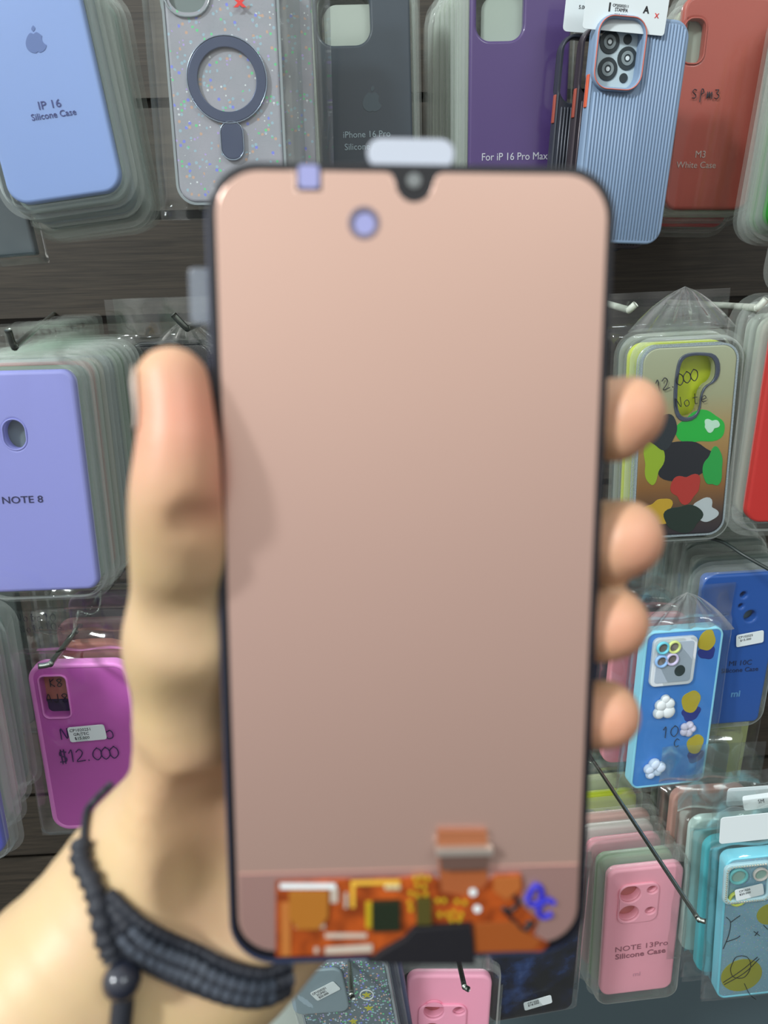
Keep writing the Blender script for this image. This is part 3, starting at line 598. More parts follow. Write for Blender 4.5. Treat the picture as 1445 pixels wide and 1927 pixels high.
# ------------------------------------------------------------------ bottom row
r = pk('phone_case_pack', (.2616, .5540, -.6546), (-.8, -1.0, 2.6), 'pink silicone case reading NOTE 13Pro under a long steel hook', group='cases in the NOTE 13Pro stack')
PINK = solid((246, 172, 190), .45, 0, .1); PINKD = solid((186, 112, 110), .5); PI = solid((152, 92, 108), .5)
def q_(px, py): return uv(r, px, py)
holes = []; 
for px, py, rx, rz in ((1185, 1681, .0100, .0100), (1182, 1717, .0098, .0098), (1226, 1672, .0050, .0046), (1222, 1711, .0050, .0044)): holes.append(circ(*q_(px, py), rx, 28, rz))
case_body(r, .0745, .1605, PINK, r=.010, holes=holes, bevel=.0026)
plate('tray_liner', [rr(.052, .060, .006, 6, *q_(1200, 1695))], .0080, .0088, .0002, PINKD, r, 1)
isl = rr(.0400, .0480, .009, 7, *q_(1200, 1698)); plate('camera_island', [isl]+holes, -.0020, .0012, .0012, PINK, r, 4)
text(r, 'NOTE 13Pro', 1207, 1781, 9, PI, wide=1.1, roll=2); text(r, 'Silicone Case', 1205, 1795, 9, PI, wide=1.05, roll=2, bold=.02); text(r, 'mi', 1198, 1833, 8, solid((206, 150, 170), .4))
blister(r, .0785, .172, BLISTER, depth=.012, r=.013, front=-.0030, tab=False)
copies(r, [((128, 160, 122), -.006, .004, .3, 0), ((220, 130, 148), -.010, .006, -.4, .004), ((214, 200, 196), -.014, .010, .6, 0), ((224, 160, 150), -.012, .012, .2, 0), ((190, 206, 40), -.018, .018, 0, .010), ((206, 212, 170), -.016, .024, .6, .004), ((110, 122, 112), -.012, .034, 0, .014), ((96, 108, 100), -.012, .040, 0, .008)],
       lambda i, n: ['sage green blistered case right behind the pink NOTE 13Pro case', 'rose pink blistered case third from the front in the NOTE 13Pro stack', 'off-white blistered case in the NOTE 13Pro stack', 'pale salmon blistered case in the NOTE 13Pro stack', 'fluorescent yellow blistered case in the NOTE 13Pro stack', 'pale yellow blistered case in the NOTE 13Pro stack', 'grey blistered case near the wall in the NOTE 13Pro stack', 'farthest grey case by the wall in the NOTE 13Pro stack'][i], 'cases in the NOTE 13Pro stack')
# turquoise planet case
r = pk('phone_case_pack', (.3543, .5129, -.6083), (-2.4, -3.0, .4), 'turquoise case with jewelled camera frame and planet drawing, lower right corner')
TQ = glitter('turquoise_glitter', (120, 158, 176), (132, 172, 188), 700, .3, amount=.35); TQE = solid((120, 206, 226), .35, 0, .3)
case_body(r, .0735, .160, TQ, r=.007, bevel=.001)
case_body(r, .0765, .163, TQE, r=.009, t=.0135, bevel=.0016, holes=[rr(.0715, .158, .006, 9)], name='bumper_edge', y=-.0008)
kc = uv(r, 1405, 1658); pl = plate('camera_frame', [rr(.044, .044, .007, 6, *kc), rr(.035, .035, .004, 6, *kc)], -.0030, .0005, .0010, solid((190, 226, 236), .3, 0, .3), r)
JEW = solid((226, 222, 206), .12, .8)
bm = bmesh.new(); pth = rr(.0395, .0395, .0055, 3, *kc); pth = pth+[pth[0]]
for i in range(len(pth)-1):
    a, b_ = Vector(pth[i]), Vector(pth[i+1]); n_ = max(1, int((b_-a).length/.0022))
    for j in range(n_):
        p = a.lerp(b_, j/n_); bmesh.ops.create_icosphere(bm, subdivisions=1, radius=.0010, matrix=Matrix.Translation((p.x, -.0032, p.y)))
me = bpy.data.meshes.new('jewels'); bm.to_mesh(me); bm.free(); j_ = link('jewels', me, JEW, pl, False); tag(j_, kind='stuff')
for px, py, rad, c in ((1390, 1650, .0085, (110, 188, 190)), (1388, 1692, .0080, (196, 206, 90)), (1432, 1646, .0070, (200, 196, 190))):
    k = uv(r, px, py, -.002); plate('lens_ring', [circ(*k, rad), circ(*k, rad*.75)], -.0028, -.0002, .0006, solid(c, .3), pl)
    plate('lens_field', [circ(*k, rad*.75)], -.0010, -.0002, .0001, solid((140, 172, 162), .4), pl, 1)
label_sticker(r, 1410, 1679, 52, 10, ('CP1020', '$20.000'), y=-.0040)
OL = solid((150, 152, 52), .4)
k = uv(r, 1395, 1835); plate('printed_planet', [circ(*k, .0195, 36)], -.0003, .0002, .0001, OL, r, 1)
k = uv(r, 1448, 1720); plate('printed_planet', [circ(*k, .0120, 30)], -.0003, .0002, .0001, OL, r, 1)
def ink(pts, rad=.0003, y=-.0006): return smooth_path([Vector((uv(r, *p)[0], y, uv(r, *p)[1])) for p in pts], 4)
lines = [ink(p) for p in ([(1376, 1815), (1385, 1800), (1405, 1800), (1412, 1818), (1400, 1838), (1380, 1838), (1374, 1825), (1376, 1815)], [(1360, 1848), (1395, 1825), (1425, 1800)], [(1362, 1852), (1400, 1830), (1428, 1803)],
         [(1360, 1785), (1370, 1760), (1374, 1735), (1366, 1725)], [(1374, 1735), (1392, 1722)], [(1365, 1772), (1385, 1765), (1392, 1760)], [(1420, 1760), (1426, 1752)], [(1418, 1752), (1429, 1760)], [(1436, 1740), (1444, 1748)], [(1400, 1850), (1410, 1870), (1422, 1880)])]
tube('line_drawing', lines, .0003, BLACK, r, 5)
bag(r, .092, .172, .014, .050, FILM, 51, amp=.002)
k = uv(r, 1430, 1530, .004); plate('paper_header', [rr(.062, .028, .003, 3, k[0]-.004, k[1]-.014)], .003, .0036, .0002, PAPER, r, 1)
for i, (c, dx, dy, dz, nm) in enumerate((((70, 170, 180), -.010, .022, .002, 'teal'), ((190, 214, 208), -.016, .043, .006, 'pale aqua'), ((176, 132, 120), -.026, .068, .018, 'salmon'), ((120, 130, 120), -.020, .125, .030, 'grey'), ((176, 186, 130), .01, .150, .05, 'pale green'))):
    q = pk('phone_case_pack', r.location+Vector((dx, dy, dz)), (-2.4, -2+i, .4), f'{nm} bagged case in the stack behind the turquoise planet case', group='bagged cases behind the turquoise case')
    case_body(q, .075, .158, solid(c, .45)); bag(q, .092, .170, .012, .040, FILM, 52+i, amp=.004)
    if i == 1: k = (0, .158/2+.02); plate('paper_header', [rr(.050, .020, .003, 3, k[0]+.02, k[1])], .003, .0036, .0002, PAPER, q, 1)
q = empty('price_card', at(1428, 1508, .53), (-20, -6, 0), 'white paper tag above the turquoise planet case', 'price tag'); plate('card', [rr(.028, .013, .002, 3)], -.0002, .0003, .0001, PAPER, q, 1); text(q, 'SM', 1432, 1508, 7, INK)
# pink case bottom centre
r = pk('phone_case_pack', (.0602, .4774, -.6908), (-6.0, 3.0, -1.5), 'pink silicone case in a clear blister below the phone screen', group='cases at the bottom centre')
PK2 = solid((246, 168, 196), .45, 0, .1)
holes = [circ(*uv(r, 816, 1900), .0088), circ(*uv(r, 863, 1900), .0052, 24, .0042), circ(*uv(r, 812, 1938), .0088), circ(*uv(r, 863, 1938), .0048)]
case_body(r, .0745, .1605, PK2, r=.010, holes=holes, bevel=.0026); plate('tray_liner', [rr(.05, .052, .006, 6, *uv(r, 830, 1915))], .0080, .0088, .0002, solid((170, 88, 96), .5), r, 1)
plate('camera_island', [rr(.0430, .0480, .008, 7, *uv(r, 831, 1930))]+holes, -.0020, .0012, .0012, PK2, r, 4)
blister(r, .082, .174, BLISTER, depth=.012, r=.012, front=-.0030)
q = pk('phone_case_pack', r.location+Vector((-.004, .022, .004)), (-5.5, 2, -1.5), 'bagged pale case right behind the bottom centre pink case')
case_body(q, .078, .160, solid((88, 104, 106), .4)); bag(q, .096, .176, .012, .02, FILM, 61, amp=.004)
# glitter case bottom
r = pk('phone_case_pack', (-.0216, .4615, -.6376), (.1, -8.3+2, -4.0), 'clear glitter case with price sticker and small stars, below the bracelet')
GL2 = glitter('silver_glitter', (92, 108, 116), (120, 134, 140), 520, .5, amount=.5)
case_body(r, .0760, .160, GL2, r=.011); case_body(r, .0790, .163, CLEAR, r=.013, t=.0100, bevel=.0018, holes=[rr(.0755, .1595, .011, 9)], name='bumper_edge', y=.0003)
k = uv(r, 598, 1862); plate('camera_plate', [rr(.047, .049, .008, 6, *k)], -.0028, .0003, .0012, solid((134, 152, 160), .3, 0, .3), r)
label_sticker(r, 612, 1865, 56, 28, ('CP1020251', '3C/MIC', '$20.000'), y=-.0034, aspect=.44)
k = uv(r, 690, 1872); plate('badge_print', [circ(*k, .0060), circ(*k, .0050)], -.0004, .0002, .0001, PAPER, r, 1)
YE = solid((190, 186, 60), .4)
for px, py in ((690, 1872), (694, 1897), (665, 1922)):
    k = uv(r, px, py); star = [(k[0]+(.0040 if i % 2 == 0 else .0017)*math.sin(i*math.pi/5), k[1]+(.0040 if i % 2 == 0 else .0017)*math.cos(i*math.pi/5)) for i in range(10)]; plate('star_print', [star], -.0004, .0002, .0001, YE, r, 1)
bag(r, .086, .168, .012, .02, FILM, 71, amp=.0016)
copies_spec = [((90, 96, 120), .006, .004, 0, .002), ((80, 84, 110), .012, .004, 0, .002)]
q = pk('phone_case_pack', r.location+Vector((-.055, .042, -.010)), (0, -8, -4), 'white blistered case at the bottom edge under the wrist')
case_body(q, .074, .160, solid((206, 214, 208), .45)); blister(q, .078, .164, BLISTER_DIM)
q = pk('phone_case_pack', r.location+Vector((.010, .02, .002)), (.1, -6.5, -4.0), 'lilac grey case close behind the bottom glitter case')
case_body(q, .078, .162, solid((92, 98, 124), .4))
# galaxy case
m, t, b = newmat('galaxy_print'); N = t.nodes.new; L = t.links.new
tcn = N('ShaderNodeTexCoord'); no = N('ShaderNodeTexNoise'); no.inputs['Scale'].default_value = 30; no.inputs['Detail'].default_value = 5; L(tcn.outputs['Object'], no.inputs['Vector'])
rp = N('ShaderNodeValToRGB'); L(no.outputs[0], rp.inputs[0])
for i, (p_, c) in enumerate([(.46, (8, 10, 18)), (.56, (16, 26, 56)), (.66, (40, 66, 120)), (.78, (90, 110, 160))]):
    e = rp.color_ramp.elements[i] if i < 2 else rp.color_ramp.elements.new(p_); e.position = p_; e.color = (*lin(c), 1)
L(rp.outputs[0], b.inputs['Base Color']); b.inputs['Roughness'].default_value = .25
r = pk('phone_case_pack', (.1412, .4958, -.6023), (2.1, -.5, 5.8), 'black case with blue galaxy print and price sticker, bottom right of the screen')
case_body(r, .0785, .165, m, r=.009); label_sticker(r, 1012, 1887, 50, 10, ('CP1020', '$18.000'), y=-.0030, aspect=.42); bag(r, .084, .168, .012, .02, FILM, 81, amp=.001)
q = pk('phone_case_pack', r.location+Vector((.003, .021, .004)), (2, -1, 5.6), 'rose case edge in the bag behind the galaxy print case'); case_body(q, .0785, .163, solid((176, 120, 140), .45)); bag(q, .086, .170, .012, .02, FILM, 82, amp=.002)

# ------------------------------------------------------------------ hooks
def hook(label, a, b, rad=.0021, mat=CHROME, tip=(0, 0, .010), twisted=False, ya=.70, yb=.5, plate_=False, group='steel display hooks'):
    A = at(*a, ya); B = at(*b, yb); A = B+(A-B)*((WY+.004-B.y)/(A.y-B.y))
    r = empty('display_hook', A, (0, 0, 0), label, 'hook', group)
    P = [Vector((0, 0, 0)), (B-A)*.5]+[(B-A)*.96, (B-A), (B-A)+Vector(tip)*.35+Vector((0, -.003, 0)), (B-A)+Vector(tip)+Vector((0, -.005, 0))]
    tube('prong', smooth_path(P, 5), rad, mat, r, 10)
    if twisted:
        n_ = 40; d = (B-A); u = d.orthogonal().normalized(); v = d.normalized().cross(u)
        tube('twist', [tuple(d*(i/n_)*.95+(u*math.cos(i*1.2)+v*math.sin(i*1.2))*rad*.8) for i in range(n_+1)], rad*.5, solid((60, 62, 58), .4, .8), r, 6)
    if plate_: plate('backplate', [rr(.012, .026, .002, 3, 0, .004)], -.0055, -.0035, .0006, mat, r, 2)
    return r
hook('steel hook through the lavender NOTE 8 stack', (95, 596), (28, 652), ya=.80, yb=.462)
hook('steel hook with upturned tip over the black bagged case above the thumb', (385, 606), (352, 618), rad=.0024, ya=.80, yb=.60, tip=(-.008, 0, .011))
hook('twisted steel hook over the magenta case', (158, 1168), (96, 1248), ya=.60, yb=.48, twisted=True, tip=(-.007, 0, .001))
hook('pale hook with upturned end at the right edge above the red case', (1300, 571), (1424, 579), mat=WHITE_METAL, rad=.0028, ya=.78, yb=.60, tip=(.004, 0, .007))
hook('pale hook beside the right edge of the phone screen', (1100, 560), (1182, 583), mat=WHITE_METAL, rad=.0028, yb=.64, tip=(.004, 0, .005))
hook('long steel hook slanting over the pink NOTE 13Pro case', (1112, 1426), (1312, 1726), rad=.0019, ya=.64, yb=.43, tip=(.004, 0, .001))
hook('steel hook over the bottom centre pink case', (838, 1700), (873, 1853), ya=.55, yb=.435, tip=(.003, 0, .001))
hook('steel hook over the bottom glitter case', (652, 1700), (661, 1868), ya=.53, yb=.43, tip=(.001, 0, .001))
tag(tube('black_cord', smooth_path([at(1250, 1018, .66), at(1300, 1010, .62), at(1355, 1018, .60), at(1400, 1045, .58), at(1470, 1085, .56)]), .0016, solid((34, 44, 42), .4)), 'thin black cord sagging above the blue MI 10C case', 'cord')

# ------------------------------------------------------------------ the replacement phone screen seen from behind
LR = empty('phone_screen', (.0099, .1350, -.0666), (-11.3, 2.0, -.2), 'phone display panel seen from behind, copper foil with orange ribbon board, held in the hand', 'phone screen')
NAVYG = solid((24, 30, 52), .12, 0, .6); BORD = solid((12, 13, 22), .3, 0, .3)
def V(px, py): return uv(LR, px, py)
SWd, SHt = .0738, .1572
plate('cover_glass', [rr(SWd+.0006, SHt+.0016, .0098, 10, -.0002, -.0009)], .0004, .0022, .0006, solid((46, 56, 84), .1, 0, .8), LR)
plate('black_border', [rr(SWd, SHt, .0090, 10)], -.0001, .0007, .0002, BORD, LR)
m, t, b = newmat('copper_foil'); N = t.nodes.new; L = t.links.new
tcn = N('ShaderNodeTexCoord'); no = N('ShaderNodeTexNoise'); no.inputs['Scale'].default_value = 14; no.inputs['Detail'].default_value = 2; L(tcn.outputs['Object'], no.inputs['Vector'])
mx = N('ShaderNodeMix'); mx.data_type = 'RGBA'; mx.inputs[6].default_value = (.72, .485, .405, 1); mx.inputs[7].default_value = (.76, .51, .425, 1); L(no.outputs[0], mx.inputs[0]); L(mx.outputs[2], b.inputs['Base Color'])
b.inputs['Metallic'].default_value = .72; b.inputs['Roughness'].default_value = .27; b.inputs['Coat Weight'].default_value = .25; b.inputs['Coat Roughness'].default_value = .05
COPPER = m
def arc(cx, cz, r_, a0, a1, n=8): return [(cx+r_*math.cos(math.radians(a0+(a1-a0)*i/n)), cz+r_*math.sin(math.radians(a0+(a1-a0)*i/n))) for i in range(n+1)]
cu_w, cu_h = SWd-.0032, SHt-.0034
ztop = cu_h/2+.0002; zbot = -cu_h/2+.0006; xl, xr, rc = -cu_w/2, cu_w/2, .0078
nx_, nz_ = V(779, 345); sxa, sza = V(557, 361); sxb, _ = V(606, 361)
out = arc(xl+rc, ztop-rc, rc, 180, 90)
out += [(sxa, ztop), (sxa, sza), (sxb, sza), (sxb, ztop)]
out += arc(nx_-.0052, ztop-.0016, .0016, 90, 0, 4)+arc(nx_, nz_, .0034, 180, 360, 10)+arc(nx_+.0052, ztop-.0016, .0016, 180, 90, 4)
out += arc(xr-rc, ztop-rc, rc, 90, 0)+arc(xr-rc, zbot+rc, rc, 0, -90)+arc(xl+rc, zbot+rc, rc, -90, -180)
hcx_, hcz_ = V(685, 421)
plate('copper_foil', [out, circ(hcx_, hcz_, .0028, 30)], -.0006, -.0001, .0001, COPPER, LR, 1)
LILAC = solid((150, 152, 200), .4); GREYR = solid((108, 98, 112), .4)
plate('camera_hole_ring', [circ(hcx_, hcz_, .0029, 30), circ(hcx_, hcz_, .0020, 30)], -.0007, -.0002, .0001, GREYR, LR, 1)
plate('camera_window', [circ(hcx_, hcz_, .0020, 30)], -.0004, -.0001, .0001, LILAC, LR, 1)
sx_, sz_ = V(581, 340); plate('sensor_window', [rr(.0037, .0040, .0007, 4, sx_, sz_+.0006)], -.0004, -.0001, .0001, LILAC, LR, 1)
plate('front_camera_window', [circ(nx_, nz_+.0004, .0013, 20)], -.0004, -.0001, .0001, solid((120, 124, 124), .3), LR, 1)
# foil step across the lower part
fx0, fz0 = V(445, 1641); fx1, fz1 = V(1096, 1622)
low = [(xl+.0004, fz0), (xr-.0004, fz1)]+arc(xr-rc, zbot+rc, rc-.0004, 0, -90)+arc(xl+rc, zbot+rc, rc-.0004, -90, -180)
m2 = COPPER.copy(); m2.name = 'copper_foil_lower'; mm = [n for n in m2.node_tree.nodes if n.type == 'MIX'][0]; mm.inputs[6].default_value = (.62, .375, .335, 1); mm.inputs[7].default_value = (.66, .40, .355, 1)
plate('lower_foil', [low], -.0008, -.0005, .0001, m2, LR, 1)
# ribbon board
m, t, b = newmat('orange_polyimide'); N = t.nodes.new; L = t.links.new
tcn = N('ShaderNodeTexCoord'); no = N('ShaderNodeTexNoise'); no.inputs['Scale'].default_value = 260; no.inputs['Detail'].default_value = 3; L(tcn.outputs['Object'], no.inputs['Vector'])
rp = N('ShaderNodeValToRGB'); L(no.outputs[0], rp.inputs[0]); rp.color_ramp.elements[0].position = .35; rp.color_ramp.elements[1].position = .7
rp.color_ramp.elements[0].color = (*lin((116, 48, 14)), 1); rp.color_ramp.elements[1].color = (*lin((176, 80, 26)), 1); L(rp.outputs[0], b.inputs['Base Color']); b.inputs['Roughness'].default_value = .28
ORG = m; ORG2 = solid((140, 72, 28), .3)
def lp(name, pts, y0, y1, mat, parent=LR, bev=.0001): return plate(name, [[V(*p) for p in pts]], y0, y1, bev, mat, parent, 1)
RB = lp('ribbon_board', [(520, 1652), (640, 1648), (762, 1645), (805, 1640), (826, 1650), (828, 1672), (885, 1680), (930, 1640), (978, 1638), (984, 1660), (972, 1690), (1010, 1725), (1000, 1752), (1030, 1768), (1018, 1782), (520, 1792)], -.0013, -.0008, ORG)
lp('board_corner', [(530, 1690), (548, 1690), (548, 1790), (530, 1790)], -.0015, -.0012, solid((170, 104, 48), .3), RB)
lp('yellow_block', [(545, 1668), (618, 1668), (618, 1715), (600, 1738), (560, 1738), (545, 1715)], -.0019, -.0012, solid((158, 100, 34), .3), RB)
lp('white_mark', [(528, 1655), (632, 1655), (632, 1664), (528, 1664)], -.0016, -.0012, PAPER, RB)
for p in ([(622, 1664), (636, 1664), (636, 1690), (622, 1690)], [(556, 1730), (612, 1730), (612, 1738), (556, 1738)], [(648, 1672), (654, 1672), (654, 1700), (648, 1700)], [(612, 1748), (690, 1748), (690, 1756), (612, 1756)], [(592, 1774), (600, 1774), (600, 1784), (592, 1784)], [(612, 1774), (700, 1768), (700, 1782), (612, 1786)]):
    lp('white_mark', p, -.0016, -.0012, solid((178, 166, 152), .5), RB)
for px, py in ((888, 1671), (896, 1702)): plate('white_dot', [circ(*V(px, py), .0008)], -.0016, -.0012, .0001, PAPER, RB, 1)
GOLD = solid((206, 178, 40), .3, .4)
lp('gold_trace', [(660, 1650), (752, 1648), (752, 1656), (668, 1658), (668, 1700), (660, 1700)], -.0015, -.0012, solid((214, 168, 60), .3), RB)
lp('chip', [(700, 1686), (752, 1684), (752, 1738), (700, 1740)], -.0024, -.0012, solid((24, 34, 18), .4), RB); lp('gold_edge', [(688, 1688), (699, 1688), (699, 1736), (688, 1736)], -.0018, -.0012, GOLD, RB)
lp('chip', [(782, 1680), (810, 1680), (810, 1728), (782, 1728)], -.0022, -.0012, solid((70, 64, 22), .4), RB)
gi = 0
for px, py in [(780, 1645), (792, 1643), (804, 1645), (784, 1658), (797, 1660), (772, 1672), (784, 1676), (800, 1674), (770, 1690), (822, 1686), (834, 1686), (826, 1712), (840, 1712), (852, 1708), (866, 1712), (858, 1688), (872, 1690), (848, 1722), (862, 1722), (772, 1702)]:
    p = V(px, py); plate('solder_pad', [rr(.0009, .0009, .0002, 2, *p)], -.0018, -.0012, .0002, GOLD, RB, 1)
for px in (728, 738, 748): plate('solder_pad', [circ(*V(px, 1661), .0006)], -.0018, -.0012, .0002, solid((222, 212, 170), .3, .5), RB, 1)
lp('connector_ribbon', [(822, 1560), (912, 1560), (918, 1690), (886, 1710), (830, 1705)], -.0011, -.0007, solid((150, 82, 44), .35), RB)
lp('connector_top', [(822, 1556), (914, 1556), (914, 1584), (822, 1584)], -.0018, -.0008, solid((150, 92, 60), .35), RB)
lp('connector_bar', [(818, 1582), (922, 1580), (922, 1592), (818, 1594)], -.0034, -.0010, solid((196, 186, 176), .3, .7), RB)
lp('connector_socket', [(824, 1594), (916, 1592), (914, 1620), (828, 1622)], -.0030, -.0010, solid((92, 70, 62), .35), RB)
lp('right_tab', [(926, 1642), (976, 1640), (978, 1662), (950, 1684), (926, 1668)], -.0018, -.0012, solid((160, 90, 40), .35), RB)
lp('lower_flap', [(890, 1728), (965, 1724), (975, 1738), (1015, 1760), (1000, 1778), (890, 1782)], -.0018, -.0011, ORG2, RB)
lp('black_tape', [(690, 1798), (715, 1778), (760, 1752), (778, 1732), (884, 1726), (892, 1800)], -.0026, -.0009, solid((14, 13, 20), .55), LR, .0003)
def pen(name, paths, mat, rad): return tube(name, [smooth_path([Vector((*[V(*p)[0]], -.0013, V(*p)[1])) for p in pp], 4) for pp in paths], rad, mat, LR, 6)
pen('blue_pen_mark', [[(988, 1688), (1004, 1660), (1016, 1668), (1012, 1692), (990, 1694)], [(1040, 1692), (1026, 1686), (1010, 1702), (1018, 1718), (1036, 1712)]], solid((40, 40, 176), .45), .0006)
pen('black_pen_mark', [[(945, 1682), (962, 1676), (972, 1692), (958, 1706), (944, 1700), (962, 1722), (984, 1742), (1000, 1726), (985, 1732)]], BLACK, .0005)
# pull tabs of the protective film
TABW = solid((184, 190, 202), .5); FILMT = plastic('grey_film_tab', .35, .5, (.42, .47, .56), .2)
tx, tz = V(775, 290); plate('white_pull_tab', [rr(.0158, .0052, .0025, 5, tx, tz+.0006)], .0018, .0023, .0002, TABW, LR, 1)
tx, tz = V(378, 555); plate('grey_pull_tab', [rr(.0065, .0100, .0010, 4, tx+.0008, tz)], .0018, .0022, .0002, FILMT, LR, 1)

# ------------------------------------------------------------------ hand and forearm: one continuous surface from a blended distance field
LM = mat_of(LR); LMi = LM.inverted()
def hp(px, py, w):
    x, z = uv(LR, px, py, -w/1000.0); return np.array((x, -w/1000.0, z))
# every entry: (pixel x, pixel y, w mm towards the camera, radius mm)
chains = {
 'thumb': ([(324, 722, 1.8, 6.7), (332, 785, 4.0, 6.8), (334, 850, 5.5, 7.4), (331, 930, 5.0, 8.3), (334, 1010, 1.0, 8.9), (340, 1100, -5, 9.6), (346, 1210, -10, 10.4)], 7),
 'thenar': ([(346, 1210, -10, 10.4), (350, 1330, -15, 11.2), (362, 1460, -21, 13.8), (350, 1580, -26, 17)], 8),
 'palm1': ([(345, 1560, -28, 16), (520, 1400, -34, 13), (600, 1150, -33, 11)], 9),
 'palm2': ([(400, 1620, -30, 16), (600, 1450, -36, 13), (680, 1200, -34, 10.5)], 9),
 'palm3': ([(460, 1680, -30, 15), (660, 1560, -35, 13), (720, 1320, -33, 10)], 9),
 'palm4': ([(500, 1720, -28, 14), (690, 1640, -30, 13), (740, 1440, -30, 10)], 9),
 'wrist': ([(300, 1660, -30, 20), (355, 1700, -30, 20), (430, 1755, -29, 19)], 10),
 'fore1': ([(290, 1660, -29, 19), (130, 1850, -20, 23), (-60, 2060, -8, 26), (-260, 2280, 8, 29)], 12),
 'fore2': ([(425, 1765, -29, 17), (300, 1930, -22, 20), (120, 2150, -10, 24), (-60, 2380, 6, 28)], 12),
 'index': ([(600, 1150, -31, 10.5), (820, 900, -27, 8.6), (1030, 800, -20, 8.0), (1162, 778, -12.5, 7.3), (1182, 780, -9.0, 7.2), (1160, 812, -8.5, 6.2)], 3.5),
 'middle': ([(680, 1200, -32, 10.5), (860, 1080, -27, 8.8), (1040, 1020, -20, 8.2), (1152, 1010, -13, 7.8), (1175, 1014, -9.5, 7.9), (1150, 1032, -9, 7.0)], 3.5),
 'ring': ([(720, 1320, -32, 10), (870, 1230, -27, 8.4), (1020, 1180, -20, 7.8), (1128, 1170, -13, 7.4), (1153, 1173, -9.5, 7.5), (1130, 1186, -9, 6.8)], 3.5),
 'little': ([(740, 1440, -30, 9.5), (880, 1390, -26, 7.6), (1010, 1350, -19, 7.0), (1114, 1342, -13, 7.0), (1140, 1344, -9.5, 7.2), (1120, 1352, -9, 6.6)], 3.5),
}
finger_names = ('index', 'middle', 'ring', 'little')
def dense(pts, k=4):
    out = smooth_path([Vector(p[:3]) for p in pts], k); rad = smooth_path([Vector((p[3], 0, 0)) for p in pts], k)
    return [(*o, q.x) for o, q in zip(out, rad)]
CH = []
for nm, (pts, kk) in chains.items():
    D = dense(pts); A_ = np.array([hp(*p[:3]) for p in D]); CH.append((A_[:-1], A_[1:], np.array([p[3] for p in D[:-1]])/1000, np.array([p[3] for p in D[1:]])/1000, kk/1000, nm))
def smin(a, b_, k):
    h = np.maximum(k-np.abs(a-b_), 0)/k; return np.minimum(a, b_)-h*h*k*.25
def cones(P, A_, B_, ra, rb):
    ab = B_-A_; l2 = (ab*ab).sum(-1)+1e-12; ap = P[:, None, :]-A_[None]; tt = np.clip((ap*ab).sum(-1)/l2, 0, 1)
    return (np.linalg.norm(ap-tt[..., None]*ab, axis=-1)-(ra+(rb-ra)*tt)).min(1)
dents = []
def sdf(P):
    out = None
    for A_, B_, ra, rb, k, nm in CH:
        d = cones(P, A_, B_, ra, rb); out = d if out is None else smin(out, d, .005 if nm in finger_names else k)
    for c, s_, amp in dents: out = out+amp*np.exp(-((P-c)**2).sum(-1)/(2*s_*s_))
    return out
def march(px, py):
    Mi = LMi; d = np.array(Mi.to_3x3()) @ ray(px, py); d /= np.linalg.norm(d); o = np.array(Mi.translation); tt = .06
    for _ in range(120):
        v = float(sdf((o+d*tt)[None])[0])
        if v < .0003: break
        tt += max(v, .0003)*.9
    return o+d*tt
def crease(pts, s_, amp, k=4):
    return [(march(p.x, p.y), s_, amp) for p in smooth_path([Vector((x, y, 0)) for x, y in pts], k)]
nd = crease([(345, 985), (375, 982), (408, 988)], .0020, .0007)+crease([(275, 1175), (320, 1205), (370, 1215), (408, 1190)], .0030, .0003)+crease([(300, 1150), (350, 1165), (400, 1140)], .0034, .0004)
nd += crease([(372, 1538), (395, 1552), (436, 1572)], .0040, .0055)+crease([(400, 1556), (440, 1574)], .0060, .0060)+crease([(378, 1662), (400, 1670), (438, 1682)], .0038, .0052)+crease([(402, 1672), (440, 1684)], .0055, .0055)
nd += crease([(262, 1450), (300, 1520), (345, 1545), (385, 1560)], .0035, .0008)+crease([(300, 1590), (350, 1640), (410, 1690)], .0035, .0006)+crease([(330, 1310), (380, 1350), (412, 1400)], .0050, .0006)
dents[:] = nd
